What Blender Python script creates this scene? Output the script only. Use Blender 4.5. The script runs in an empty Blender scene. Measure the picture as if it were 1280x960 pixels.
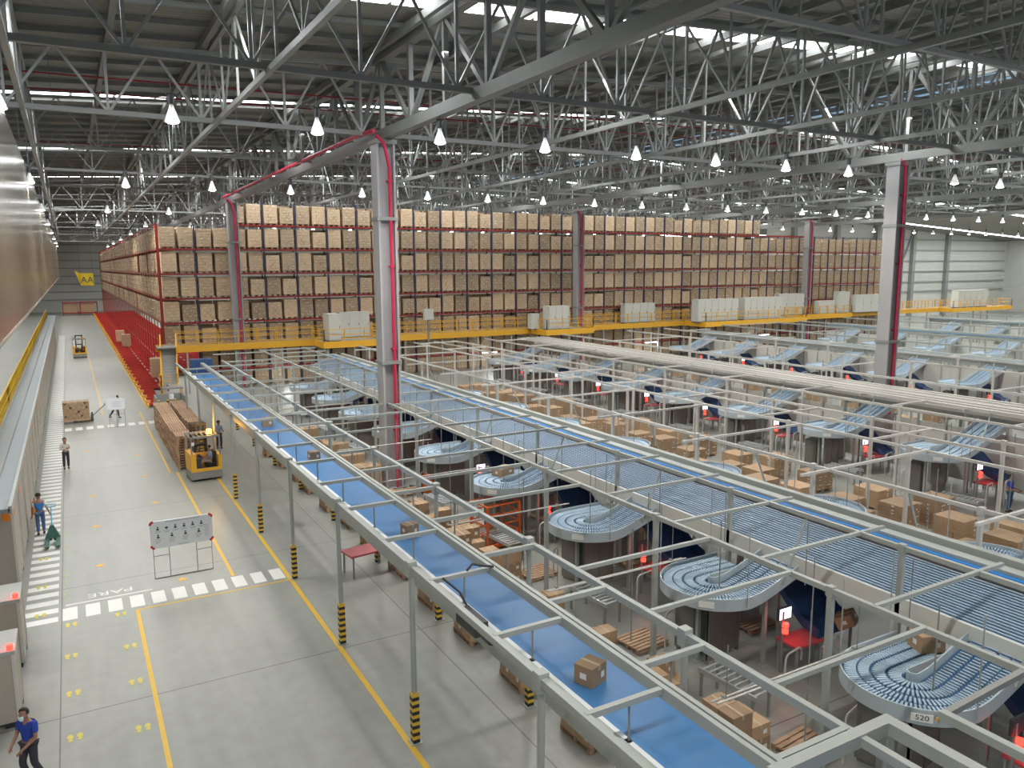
import bpy, bmesh, math, random
from math import sin, cos, pi, radians, sqrt, atan2
from mathutils import Vector, Matrix
random.seed(7)
C = bpy.context.scene.collection
sc = bpy.context.scene

# ------------------------------------------------------------------ materials
def new_mat(name):
    m = bpy.data.materials.new(name); m.use_nodes = True
    nt = m.node_tree
    return m, nt, nt.nodes['Principled BSDF']

def mat(name, col, rough=0.5, metal=0.0, var=0.0, scale=6.0, emit=0.0, objvar=0.0, spec=0.5):
    """plain colour broken up by noise (var) and by object (objvar)"""
    m, nt, b = new_mat(name)
    b.inputs['Roughness'].default_value = rough; b.inputs['Metallic'].default_value = metal
    b.inputs['Specular IOR Level'].default_value = spec
    c4 = (*col, 1)
    b.inputs['Base Color'].default_value = c4
    src = None
    if var:
        tc = nt.nodes.new('ShaderNodeTexCoord'); no = nt.nodes.new('ShaderNodeTexNoise')
        no.inputs['Scale'].default_value = scale; no.inputs['Detail'].default_value = 4
        nt.links.new(tc.outputs['Object'], no.inputs['Vector'])
        mx = nt.nodes.new('ShaderNodeMix'); mx.data_type = 'RGBA'
        mx.inputs['A'].default_value = (*[c*(1-var) for c in col], 1)
        mx.inputs['B'].default_value = (*[min(1, c*(1+var)) for c in col], 1)
        nt.links.new(no.outputs['Fac'], mx.inputs['Factor']); src = mx.outputs['Result']
    if objvar:
        oi = nt.nodes.new('ShaderNodeObjectInfo'); hs = nt.nodes.new('ShaderNodeHueSaturation')
        mr = nt.nodes.new('ShaderNodeMapRange')
        mr.inputs['To Min'].default_value = 1-objvar; mr.inputs['To Max'].default_value = 1+objvar
        nt.links.new(oi.outputs['Random'], mr.inputs['Value'])
        nt.links.new(mr.outputs['Result'], hs.inputs['Value'])
        hs.inputs['Color'].default_value = c4
        if src: nt.links.new(src, hs.inputs['Color'])
        src = hs.outputs['Color']
    if src: nt.links.new(src, b.inputs['Base Color'])
    if emit:
        b.inputs['Emission Color'].default_value = c4; b.inputs['Emission Strength'].default_value = emit
    return m

M = {}
M['steel'] = mat('painted grey steel', (.40, .42, .39), .42, .15, .08, 2)
M['steel_w'] = mat('pale steel rail', (.60, .575, .53), .4, .15, .06, 2)
M['truss'] = mat('roof steel', (.30, .305, .29), .45, .15, .1, 1)
M['truss_d'] = mat('girder steel', (.22, .225, .215), .5, .15, .1, 1)
M['galv'] = mat('galvanised steel', (.46, .48, .48), .4, .35, .1, 8)
M['rim'] = mat('pale blue grey rim', (.46, .53, .56), .4, .1, .05, 3)
M['belt'] = mat('blue belt', (.06, .21, .46), .42, 0, .16, 1.2)
M['bluestrip'] = mat('bright blue strip', (.02, .22, .62), .4)
M['bed'] = mat('dark blue bed', (.035, .10, .20), .5, 0, .1, 3)
M['roller'] = mat('pale roller', (.40, .52, .63), .35, .1)
M['slide'] = mat('navy slide', (.025, .065, .16), .4, 0, .1, 2)
M['carton'] = mat('carton', (.50, .36, .225), .7, 0, .18, 3, objvar=.32)
M['carton_n'] = mat('plain carton', (.40, .265, .155), .72, 0, .12, 3, objvar=.2)
M['gap'] = mat('carton seam', (.20, .12, .07), .8)
M['tape'] = mat('packing tape', (.50, .37, .23), .45)
M['label'] = mat('white paper label', (.80, .79, .74), .5)
M['wood'] = mat('pallet wood', (.46, .30, .19), .8, 0, .25, 5, objvar=.18)
M['red'] = mat('red rack steel', (.27, .022, .018), .45, 0, .12, 3)
M['redbed'] = mat('red flow rail', (.47, .035, .025), .42, 0, .15, 2)
M['reddark'] = mat('dark red tray', (.25, .025, .02), .5, 0, .12, 2)
M['navy'] = mat('navy rack upright', (.035, .035, .08), .5)
M['pipe'] = mat('red pipe', (.58, .025, .075), .4)
M['yellow'] = mat('safety yellow', (.80, .42, .03), .45, 0, .06, 3)
M['ylw2'] = mat('rail yellow', (.62, .40, .02), .5, 0, .08, 3)
M['black'] = mat('black paint', (.02, .02, .022), .5)
M['dark'] = mat('dark plastic', (.05, .05, .055), .5)
M['rubber'] = mat('rubber', (.03, .03, .03), .8)
M['grey'] = mat('machine grey', (.26, .265, .25), .5, 0, .08, 4)
M['deckg'] = mat('deck grey', (.27, .30, .31), .55, .1, .1, 2)
M['beige'] = mat('beige cabinet', (.40, .35, .29), .55, 0, .08, 1.5)
M['olive'] = mat('grey screen panel', (.20, .19, .165), .6, 0, .12, 3)
M['cabinet'] = mat('pale cabinet', (.62, .62, .56), .45, 0, .03, 2)
M['orange'] = mat('orange sign', (.80, .25, .02), .5)
M['ormach'] = mat('orange machine', (.72, .13, .02), .45)
M['white'] = mat('white board', (.86, .88, .91), .4)
M['ink'] = mat('grey print', (.45, .48, .53), .6)
M['inkd'] = mat('dark print', (.06, .07, .10), .6)
M['signred'] = mat('sign red', (.55, .03, .05), .5)
M['signyel'] = mat('banner yellow', (.78, .58, .02), .55)
M['col'] = mat('column paint', (.40, .39, .385), .36, .05, .05, .8)
M['tablered_and_glow'] = mat('red table and painted lamp glow', (.50, .09, .10), .4)  # true red on the belt table; painted-in lamp glow on packing tables
M['glowred'] = mat('red lamp', (1, .03, .02), .4, emit=5)
M['screen'] = mat('lit screen', (.85, .9, 1), .3, emit=1.6)
M['bulb'] = mat('lamp glass', (1, .97, .9), .4, emit=16)
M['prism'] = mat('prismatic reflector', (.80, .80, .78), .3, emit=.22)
M['main'] = mat('sprinkler main', (.30, .02, .03), .5)
M['litestrip'] = mat('pale blue strip', (.22, .36, .50), .4)
M['gloss'] = mat('glossy cladding', (.34, .285, .21), .2, .5, .1, .3)
M['tube'] = mat('batten tube', (.9, .97, 1), .4, emit=9)
M['beacon'] = mat('amber beacon', (1, .36, .03), .4, emit=16)
M['skyl'] = mat('skylight panel', (.95, .98, 1), .4, emit=8)
M['ridge'] = mat('blue ridge glazing', (.26, .43, .62), .4, emit=.55)
M['skin'] = mat('skin', (.33, .17, .11), .55)
M['hair'] = mat('hair', (.02, .015, .012), .7)
M['shirtblue'] = mat('bright blue shirt', (.03, .17, .48), .7, 0, .1, 8)
M['shirtroyal'] = mat('royal blue shirt', (.02, .055, .36), .7, 0, .1, 8)
M['shirtwhite'] = mat('white shirt', (.66, .63, .57), .7, 0, .08, 8)
M['shirtpale'] = mat('pale blue shirt', (.28, .33, .48), .7, 0, .1, 8)
M['jeans'] = mat('jeans', (.05, .13, .27), .7, 0, .15, 8)
M['trouser'] = mat('dark trousers', (.035, .035, .045), .7)
M['khaki'] = mat('khaki trousers', (.30, .26, .19), .7)
M['mask'] = mat('face mask', (.62, .75, .80), .7)
M['green'] = mat('green pallet jack', (.04, .12, .09), .5)
M['cyan'] = mat('cyan handle', (.10, .42, .60), .5)
M['paintw'] = mat('white floor paint', (.74, .74, .70), .5, 0, .06, 5)
M['painty'] = mat('yellow floor paint', (.72, .45, .04), .45, 0, .08, 5)
M['paintf'] = mat('pale yellow floor paint', (.62, .53, .10), .5)
M['painto'] = mat('orange floor paint', (.74, .40, .07), .5)

def floor_mat():
    m, nt, b = new_mat('polished concrete')
    N = nt.nodes.new; L = nt.links.new
    tc = N('ShaderNodeTexCoord')
    n1 = N('ShaderNodeTexNoise'); n1.inputs['Scale'].default_value = .22; n1.inputs['Detail'].default_value = 6
    n2 = N('ShaderNodeTexNoise'); n2.inputs['Scale'].default_value = 2.2; n2.inputs['Detail'].default_value = 8
    mp = N('ShaderNodeMapping'); mp.inputs['Scale'].default_value = (1.5, .12, 1)
    n3 = N('ShaderNodeTexNoise'); n3.inputs['Scale'].default_value = 1.6; n3.inputs['Detail'].default_value = 5
    L(tc.outputs['Object'], n1.inputs['Vector']); L(tc.outputs['Object'], n2.inputs['Vector'])
    L(tc.outputs['Object'], mp.inputs['Vector']); L(mp.outputs['Vector'], n3.inputs['Vector'])
    a = N('ShaderNodeMath'); a.operation = 'ADD'; L(n1.outputs['Fac'], a.inputs[0]); L(n2.outputs['Fac'], a.inputs[1])
    a2 = N('ShaderNodeMath'); a2.operation = 'ADD'; L(a.outputs[0], a2.inputs[0]); L(n3.outputs['Fac'], a2.inputs[1])
    mr = N('ShaderNodeMapRange'); mr.inputs['From Min'].default_value = 1.0; mr.inputs['From Max'].default_value = 2.0
    L(a2.outputs[0], mr.inputs['Value'])
    mx = N('ShaderNodeMix'); mx.data_type = 'RGBA'
    mx.inputs['A'].default_value = (.255, .262, .232, 1); mx.inputs['B'].default_value = (.355, .362, .322, 1)
    L(mr.outputs['Result'], mx.inputs['Factor'])
    # saw-cut joints between the floor slabs
    sx = N('ShaderNodeSeparateXYZ'); L(tc.outputs['Object'], sx.inputs[0])
    def joint(out, off, per, w):
        s = N('ShaderNodeMath'); s.operation = 'SUBTRACT'; L(out, s.inputs[0]); s.inputs[1].default_value = off
        p = N('ShaderNodeMath'); p.operation = 'PINGPONG'; L(s.outputs[0], p.inputs[0]); p.inputs[1].default_value = per/2
        l = N('ShaderNodeMath'); l.operation = 'LESS_THAN'; L(p.outputs[0], l.inputs[0]); l.inputs[1].default_value = w
        return l.outputs[0]
    j1 = joint(sx.outputs['Y'], 21.05, 9.0, .018); j2 = joint(sx.outputs['X'], -1.0, 9.6, .015)
    mxx = N('ShaderNodeMath'); mxx.operation = 'MAXIMUM'; L(j1, mxx.inputs[0]); L(j2, mxx.inputs[1])
    m2 = N('ShaderNodeMix'); m2.data_type = 'RGBA'; L(mxx.outputs[0], m2.inputs['Factor'])
    L(mx.outputs['Result'], m2.inputs['A']); m2.inputs['B'].default_value = (.13, .125, .11, 1)
    L(m2.outputs['Result'], b.inputs['Base Color'])
    r = N('ShaderNodeMapRange'); r.inputs['To Min'].default_value = .24; r.inputs['To Max'].default_value = .42
    L(n2.outputs['Fac'], r.inputs['Value']); L(r.outputs['Result'], b.inputs['Roughness'])
    return m
M['floor'] = floor_mat()

def ribbed_mat(name, col, axis, per, depth=.22, spec=.3):
    m, nt, b = new_mat(name); N = nt.nodes.new; L = nt.links.new
    tc = N('ShaderNodeTexCoord'); s = N('ShaderNodeSeparateXYZ'); L(tc.outputs['Object'], s.inputs[0])
    p = N('ShaderNodeMath'); p.operation = 'PINGPONG'; L(s.outputs[axis], p.inputs[0]); p.inputs[1].default_value = per/2
    mr = N('ShaderNodeMapRange'); mr.inputs['From Max'].default_value = per/2
    L(p.outputs[0], mr.inputs['Value'])
    bp = N('ShaderNodeBump'); bp.inputs['Strength'].default_value = .5; bp.inputs['Distance'].default_value = .05
    L(mr.outputs['Result'], bp.inputs['Height']); L(bp.outputs['Normal'], b.inputs['Normal'])
    no = N('ShaderNodeTexNoise'); no.inputs['Scale'].default_value = .4; L(tc.outputs['Object'], no.inputs['Vector'])
    mx = N('ShaderNodeMix'); mx.data_type = 'RGBA'
    mx.inputs['A'].default_value = (*[c*(1-depth) for c in col], 1); mx.inputs['B'].default_value = (*[c*(1+depth) for c in col], 1)
    L(no.outputs['Fac'], mx.inputs['Factor']); L(mx.outputs['Result'], b.inputs['Base Color'])
    b.inputs['Roughness'].default_value = .6; b.inputs['Specular IOR Level'].default_value = spec
    return m
M['roof'] = ribbed_mat('roof sheeting', (.25, .245, .215), 'Y', .35)
M['wallp'] = ribbed_mat('wall sheeting', (.60, .60, .55), 'Z', .5, .08)

# ------------------------------------------------------------------ mesh builder
class MB:
    def __init__(s): s.v = []; s.f = []; s.m = []; s.s = []
    def add(s, vs, fs, m=0, smooth=False):
        o = len(s.v); s.v += [tuple(v) for v in vs]
        for f in fs: s.f.append(tuple(i+o for i in f)); s.m.append(m); s.s.append(smooth)
        return s
    def bx(s, x0, x1, y0, y1, z0, z1, m=0):
        return s.add([(x0,y0,z0),(x1,y0,z0),(x1,y1,z0),(x0,y1,z0),(x0,y0,z1),(x1,y0,z1),(x1,y1,z1),(x0,y1,z1)],
                     [(0,3,2,1),(4,5,6,7),(0,1,5,4),(1,2,6,5),(2,3,7,6),(3,0,4,7)], m)
    def box(s, c, d, m=0):
        return s.bx(c[0]-d[0]/2, c[0]+d[0]/2, c[1]-d[1]/2, c[1]+d[1]/2, c[2]-d[2]/2, c[2]+d[2]/2, m)
    def bar(s, p, q, w, h=None, m=0):
        h = h or w; p = Vector(p); q = Vector(q); d = (q-p).normalized()
        up = Vector((0,0,1)) if abs(d.z) < .95 else Vector((0,1,0))
        a = d.cross(up).normalized()*(w/2); b = a.cross(d).normalized()*(h/2)
        vs = [p-a-b, p+a-b, p+a+b, p-a+b, q-a-b, q+a-b, q+a+b, q-a+b]
        return s.add(vs, [(0,1,2,3),(7,6,5,4),(0,4,5,1),(1,5,6,2),(2,6,7,3),(3,7,4,0)], m)
    def cyl(s, p, q, r, n=8, m=0, r2=None, caps=True):
        r2 = r if r2 is None else r2
        p = Vector(p); q = Vector(q); d = (q-p).normalized()
        up = Vector((0,0,1)) if abs(d.z) < .95 else Vector((0,1,0))
        a = d.cross(up).normalized(); b = a.cross(d).normalized()
        vs = []
        for c, rr in ((p, r), (q, r2)):
            for k in range(n):
                t = 2*pi*k/n; vs.append(c + a*(rr*cos(t)) + b*(rr*sin(t)))
        s.add(vs, [(k, (k+1) % n, n+(k+1) % n, n+k) for k in range(n)], m, True)
        if caps: s.add(vs, [tuple(range(n-1, -1, -1)), tuple(range(n, 2*n))], m)
        return s
    def tube(s, pts, r, n=6, m=0):
        P = [Vector(p) for p in pts]; vs = []
        ref = None
        for i, p in enumerate(P):
            d = (P[min(i+1, len(P)-1)] - P[max(i-1, 0)]).normalized()
            if ref is None: ref = Vector((0,0,1)) if abs(d.z) < .9 else Vector((0,1,0))
            a = d.cross(ref)
            if a.length < 1e-3: a = d.cross(Vector((1,0,0)))
            a.normalize(); b = a.cross(d).normalized(); ref = b
            for k in range(n):
                t = 2*pi*k/n; vs.append(p + a*(r*cos(t)) + b*(r*sin(t)))
        fs = [(i*n+k, i*n+(k+1) % n, (i+1)*n+(k+1) % n, (i+1)*n+k) for i in range(len(P)-1) for k in range(n)]
        s.add(vs, fs, m, True)
        return s.add(vs, [tuple(range(n-1, -1, -1)), tuple(range((len(P)-1)*n, len(P)*n))], m)
    def prism(s, poly, z0, z1, m=0):
        n = len(poly)
        vs = [(x, y, z0) for x, y in poly] + [(x, y, z1) for x, y in poly]
        return s.add(vs, [tuple(range(n-1, -1, -1)), tuple(range(n, 2*n))] + [(k, (k+1) % n, n+(k+1) % n, n+k) for k in range(n)], m)
    def slab(s, rows, th, m=0):
        """rows of (pa, pb) edge pairs; makes a solid strip of thickness th below"""
        n = len(rows); vs = []
        for a, b in rows: vs += [a, b, (a[0], a[1], a[2]-th), (b[0], b[1], b[2]-th)]
        fs = []
        for i in range(n-1):
            o = i*4; p = o+4
            fs += [(o, p, p+1, o+1), (o+2, o+3, p+3, p+2), (o, o+2, p+2, p), (o+1, p+1, p+3, o+3)]
        fs += [(0, 1, 3, 2), (4*n-4, 4*n-2, 4*n-1, 4*n-3)]
        return s.add(vs, fs, m)
    def wall(s, path, h0, h1, th, m=0):
        """thin upright wall following a 3D path from z+h0 to z+h1"""
        n = len(path); vs = []
        for i, p in enumerate(path):
            a = path[max(0, i-1)]; b = path[min(n-1, i+1)]
            d = Vector((b[0]-a[0], b[1]-a[1])).normalized(); q = (-d.y*th/2, d.x*th/2)
            for sg in (1, -1):
                for h in (h0, h1): vs.append((p[0]+q[0]*sg, p[1]+q[1]*sg, p[2]+h))
        fs = []
        for i in range(n-1):
            o = 4*i; t = o+4
            fs += [(o, o+1, t+1, t), (o+2, t+2, t+3, o+3), (o+1, o+3, t+3, t+1), (o, t, t+2, o+2)]
        fs += [(0, 2, 3, 1), (4*n-4, 4*n-3, 4*n-1, 4*n-2)]
        return s.add(vs, fs, m)
    def mesh(s, name, mats):
        me = bpy.data.meshes.new(name); me.from_pydata(s.v, [], s.f)
        for m in mats: me.materials.append(M[m])
        me.polygons.foreach_set('material_index', s.m); me.polygons.foreach_set('use_smooth', s.s)
        me.update(); return me
    def build(s, name, mats, parent=None, loc=None):
        mats = [mats] if isinstance(mats, str) else mats
        return place(name, s.mesh(name, mats), parent, loc)

def place(name, me, parent=None, loc=None, rz=0):
    o = bpy.data.objects.new(name, me); C.objects.link(o)
    if parent is not None: o.parent = parent
    if loc is not None: o.location = loc
    if rz: o.rotation_euler.z = rz
    return o
def tag(o, label, cat, group=None, kind=None):
    o['label'] = label; o['category'] = cat
    if group: o['group'] = group
    if kind: o['kind'] = kind
    return o
def thing(name, label, cat, loc=(0, 0, 0), rz=0, group=None):
    o = bpy.data.objects.new(name, None); C.objects.link(o); o.location = loc; o.rotation_euler.z = rz
    if name == 'pendant_lamp': o.scale = (.86, .86, .9)
    o.empty_display_size = .2
    return tag(o, label, cat, group)
def struct(o): o['kind'] = 'structure'; return o
def dup(root, loc, rz=0, label=None, group=None):
    r = root.copy(); C.objects.link(r); r.location = loc; r.rotation_euler.z = rz
    if label: r['label'] = label
    if group: r['group'] = group
    for ch in root.children:
        c = ch.copy(); C.objects.link(c); c.parent = r
        for g in ch.children:
            d = g.copy(); C.objects.link(d); d.parent = c
    return r
ONES = ['', 'first', 'second', 'third', 'fourth', 'fifth', 'sixth', 'seventh', 'eighth', 'ninth', 'tenth', 'eleventh', 'twelfth']
def nth(n):
    if n < len(ONES): return ONES[n]
    return '%d%s' % (n, 'th' if 10 < n % 100 < 14 else {1: 'st', 2: 'nd', 3: 'rd'}.get(n % 10, 'th'))
def bulb(name, parent, loc, energy, col=(1, .965, .905), kind='POINT', size=.2, spot=None):
    l = bpy.data.lights.new(name, kind); l.energy = energy; l.color = col
    if kind == 'SPOT': l.spot_size = spot; l.spot_blend = .6
    if kind in ('POINT', 'SPOT'): l.shadow_soft_size = size
    o = bpy.data.objects.new(name, l); C.objects.link(o)
    if parent: o.parent = parent
    o.location = loc; return o

# ------------------------------------------------------------------ camera (1280x960 frame)
H = 11.0
F, YAW, PIT, ROL = 973.895, radians(29.4405), radians(8.575), radians(-.3053)
fw = Vector((sin(YAW)*cos(PIT), cos(YAW)*cos(PIT), -sin(PIT)))
rt = Vector((cos(YAW), -sin(YAW), 0)); up = rt.cross(fw)
r2 = rt*cos(ROL) + up*sin(ROL); u2 = -rt*sin(ROL) + up*cos(ROL)
cam = bpy.data.cameras.new('camera'); co = bpy.data.objects.new('camera', cam); C.objects.link(co)
mw = Matrix((( r2.x, u2.x, -fw.x, 0), (r2.y, u2.y, -fw.y, 0), (r2.z, u2.z, -fw.z, H), (0, 0, 0, 1)))
co.matrix_world = mw
cam.sensor_width = 36; cam.lens = F*36/1280; cam.clip_end = 600; cam.clip_start = .1
sc.camera = co

# ------------------------------------------------------------------ the hall shell
def roofz(x): return 23.4 - .053*abs(x-54)
XL, XR, YF, YB = -45, 190, -16, 232
struct(MB().bx(XL, XR, YF, YB, -.3, 0).build('floor', 'floor'))
ce = struct(MB().slab([((XL, YF, roofz(XL)), (XL, YB, roofz(XL))), ((54, YF, roofz(54)), (54, YB, roofz(54))), ((XR, YF, roofz(XR)), (XR, YB, roofz(XR)))], -.25).build('ceiling', 'roof'))
STRIPS = [29.6, 51.2, 73.3, 95.5, 117.5, 139.5, 161.5, 183.5, 205.5]
b = MB()
x = -14.0
while x < 186:
    for y in STRIPS:
        L_ = 1.95
        b.bar((x, y, roofz(x)-.04), (x+L_, y, roofz(x+L_)-.04), .95 if y > 40 else 1.3, .05)
    x += 2.15
o = b.build('skylight_strip', 'skyl', ce); o['label'] = 'bright skylight strips across the roof slope'
b = MB()
for k in range(4):
    xx = 52.6+k*.95
    b.bar((xx, YF, roofz(xx)-.09), (xx, YB, roofz(xx)-.09), .62, .05)
o = b.build('ridge_glazing', 'ridge', ce); o['label'] = 'blue ridge glazing'
b = MB()
y = -14.0
while y < 228:
    if min(abs(y-s) for s in STRIPS) > .8:
        b.bar((-40, y, roofz(-40)-.14), (54, y, roofz(54)-.14), .09, .2)
        b.bar((54, y, roofz(54)-.14), (130, y, roofz(130)-.14), .09, .2)
    y += 2.45
b.build('purlin', 'truss_d', ce)
b = MB()
x = -38.0
while x < 130:
    b.bar((x, -14, roofz(x)-.38), (x, 230, roofz(x)-.38), .22, .32); x += 3.65
b.build('rafter', 'truss_d', ce)
for nm, a in (('wall_back', (XL, XR, YB, YB+.3)), ('wall_left', (XL-.3, XL, YF, YB)), ('wall_right', (XR, XR+.3, YF, YB))):
    struct(MB().bx(*a, 0, 24).build(nm, 'wallp'))
w = struct(MB().bx(112, 190, 103, 103.3, 0, 24).build('wall_right_back', 'wallp'))
b = MB()
for z in (5.2, 7.2, 9.4, 11.6, 13.8, 16): b.bx(112, 189, 102.75, 103, z, z+.22)
for x in (118, 130, 142, 154, 166): b.bx(x, x+.9, 102.2, 103, 0, 20)
for x in (124, 136, 148): b.bar((x, 102.7, 5), (x+6, 102.7, 17), .25)
b.build('wall_girt', 'truss', w)
b = MB()
for z in range(3, 19, 2): b.bx(-40, 12, YB-.25, YB, z, z+.25)
b.build('girt', 'truss', bpy.data.objects['wall_back'])

# ---- floor paint
FL = bpy.data.objects['floor']
e = .006
b = MB(); y = 27.25; k = 0
while y < 150:
    b.bx(-2.03-.0*k, -1.1, y, y+.40, 0, e); y += .755; k += 1
b.build('walkway_stripe_marking', 'paintw', FL)
b = MB()
for k in range(11): b.bx(-.98+.655*k, -.56+.655*k, 27.2, 28.22, 0, e)
b.bx(-.9, 1.72, 28.44, 28.52, 0, e)
for k in range(9): b.bx(-.98+.66*k, -.56+.66*k, 60.5, 61.6, 0, e)
b.build('crossing_square_marking', 'paintw', FL)
b = MB()
b.bx(1.09, 1.2, -10, 26.95, 0, e); b.bx(1.09, 6.1, 26.9, 26.98, 0, e)
b.bx(6.03, 6.17, -10, 66, 0, e); b.bx(4.32, 4.44, 28.3, 45, 0, e); b.bx(4.0, 4.1, 45, 66, 0, e)
b.bx(4.7, 4.86, 68, 222, 0, e); b.bx(1.5, 1.58, 66, 150, 0, e)
b.build('yellow_line_marking', 'painty', FL)
def ell(cx, cy, rx, ry, n=10): return [(cx+rx*cos(2*pi*k/n), cy+ry*sin(2*pi*k/n)) for k in range(n)]
b = MB()
for fx, fy in ((-.74, 26.79), (-.75, 24.5), (-.71, 22.2), (-.69, 19.96), (.65, 26.84), (.77, 24.3), (.76, 22.03), (.75, 19.58), (-1.6, 28.0), (-1.62, 30.6), (-1.63, 33.7)):
    for s in (-1, 1):
        b.prism(ell(fx+s*.1, fy+.06, .07, .11), 0, e+.001); b.prism(ell(fx+s*.1, fy-.1, .055, .06), 0, e+.001)
for k in range(14): b.prism(ell(-.93, 28.9+k*.62, .035, .05, 6), 0, e)
b.build('footprint_marking', 'paintf', FL)
b = MB()
for fx, fy in ((.22, 31.87), (2.74, 28.92), (.24, 37.02), (.25, 42.25), (2.8, 39.5), (2.78, 45.0), (2.81, 50.4), (.14, 53.2)):
    b.prism([(fx+(.2 if k % 2 == 0 else .11)*cos(pi*k/5+.3), fy+(.2 if k % 2 == 0 else .11)*sin(pi*k/5+.3)) for k in range(10)], 0, e)
b.build('star_marking', 'painto', FL)
def text(s, name, size, m, parent, matrix, ext=.002):
    cu = bpy.data.curves.new(name, 'FONT'); cu.body = s; cu.size = size; cu.extrude = ext; cu.align_x = 'CENTER'; cu.align_y = 'CENTER'
    cu.materials.append(M[m]); o = bpy.data.objects.new(name, cu); C.objects.link(o)
    me = bpy.data.meshes.new_from_object(o.evaluated_get(bpy.context.evaluated_depsgraph_get())); bpy.data.objects.remove(o)
    o = bpy.data.objects.new(name, me); C.objects.link(o)
    if parent: o.parent = parent
    o.matrix_local = matrix; return o
t = text('PARE', 'stop_word_marking', .62, 'paintw', FL, Matrix.Translation((.45, 28.95, .004)) @ Matrix.Rotation(pi, 4, 'Z') @ Matrix.Diagonal((1.0, .8, 1, 1)))

# ---- columns
def column(x, y, ztop, label, front=True):
    t = thing('steel_column', label, 'column', (x, y, 0), 0, 'columns of the hall')
    b = MB(); w, d = .46, .42
    b.bx(-w, -w+.10, -d, d, 0, ztop); b.bx(w-.10, w, -d, d, 0, ztop); b.bx(-w+.10, w-.10, -d+.24, d-.24, 0, ztop)
    b.build('shaft', 'col', t)
    MB().bx(-w-.12, w+.12, -d-.1, d+.1, 0, .06).build('base_plate', 'grey', t)
    b = MB()
    for z in (6.3, 13.2): b.bx(-w-.06, w+.06, -d-.06, d+.06, z, z+.16)
    b.build('collar', 'grey', t)
    b = MB().tube([(.16, -d+.02, .0), (.16, -d+.02, ztop-1.2), (-.12, -d-.1, ztop-.1), (-.5, -d-.1, ztop+.25)], .085, 8)
    for z in (3, 7, 11, 15): b.bx(.05, .27, -d-.09, -d+.3, z, z+.08)
    b.build('red_pipe', 'pipe', t)
    MB().bx(-w-.08, w+.08, -d-.08, d+.08, ztop-.1, ztop+.1).build('cap_plate', 'grey', t)
    return t
column(13.5, 36.3, 16.84, 'tall grey steel column with red pipe standing beside the blue belt conveyor')
column(13.3, 74.6, 16.84, 'grey column with red pipe rising through yellow walkway near the yellow stairs')
column(50.2, 73.6, 16.84, 'grey column with red pipe behind third pale cabinet group on the yellow walkway')
column(89.0, 74.6, 16.84, 'slim grey column with red pipe by the lower end of the red racking')
column(43.2, 30.0, 16.84, 'broad grey column with red pipe standing among the pale conveyor rails')

# ---- roof trusses
def ytruss(x, label, zb, pitch, cw, ww, y0=.5, y1=226, near=60, m='truss', name='roof_truss'):
    t = thing(name, label, 'truss', (x, 0, zb))
    zt = roofz(x)-.55-zb
    MB().bar((0, y0, 0), (0, y1, 0), cw, cw*1.1).build('bottom_chord', m, t)
    MB().bar((0, y0, zt), (0, y1, zt), cw, cw).build('top_chord', m, t)
    far = MB(); n = 0; y = y0
    while y < y1-.1:
        v = MB().bar((0, y, 0), (0, y, zt), ww); d = MB()
        if n % 2: d.bar((0, y, 0), (0, y+pitch, zt), ww*.9)
        else: d.bar((0, y, zt), (0, y+pitch, 0), ww*.9)
        if 0 < y < near: v.build('vertical', m, t); d.build('diagonal', m, t)
        else: far.v, far.f, far.m, far.s = far.v, far.f, far.m, far.s; merge(far, v); merge(far, d)
        y += pitch; n += 1
    far.build('web_lattice', m, t)
    return t
def merge(a, b):
    o = len(a.v); a.v += b.v; a.f += [tuple(i+o for i in f) for f in b.f]; a.m += b.m; a.s += b.s
NAMES_Y = {-8.3: 'over the elevated edge line', -1.0: 'above the striped walkway', 6.1: 'above the yellow floor line', 21.8: 'next past the first column row',
           29.3: 'above the first sorter lanes', 36.4: 'just before the second column row'}
ytruss(13.6, 'heavy lattice girder running along the first column row towards the racking', 17.2, 3.6, .42, .2, m='truss_d', name='lattice_girder')
ytruss(42.9, 'heavy lattice girder running along the second column row', 17.2, 3.6, .42, .2, name='lattice_girder', m='truss')
ytruss(72.3, 'heavy lattice girder far across the sorting floor', 17.2, 4.6, .42, .2, name='lattice_girder', near=0)
ytruss(101.5, 'heavy lattice girder over the lower end of the racking', 17.2, 4.6, .42, .2, name='lattice_girder', near=0)
for x, s in NAMES_Y.items():
    ytruss(x, 'slim steel roof truss along the hall, %s' % s, 17.2, 3.1, .17, .085, near=50)
for x, s in ((50.2, 'just beyond the second column row'), (57.4, 'below the blue ridge glazing'), (64.8, 'before the third girder'), (86.5, 'beyond the third girder')):
    ytruss(x, 'slim steel roof truss along the hall, %s' % s, 17.2, 3.1, .17, .085, near=0)
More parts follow.
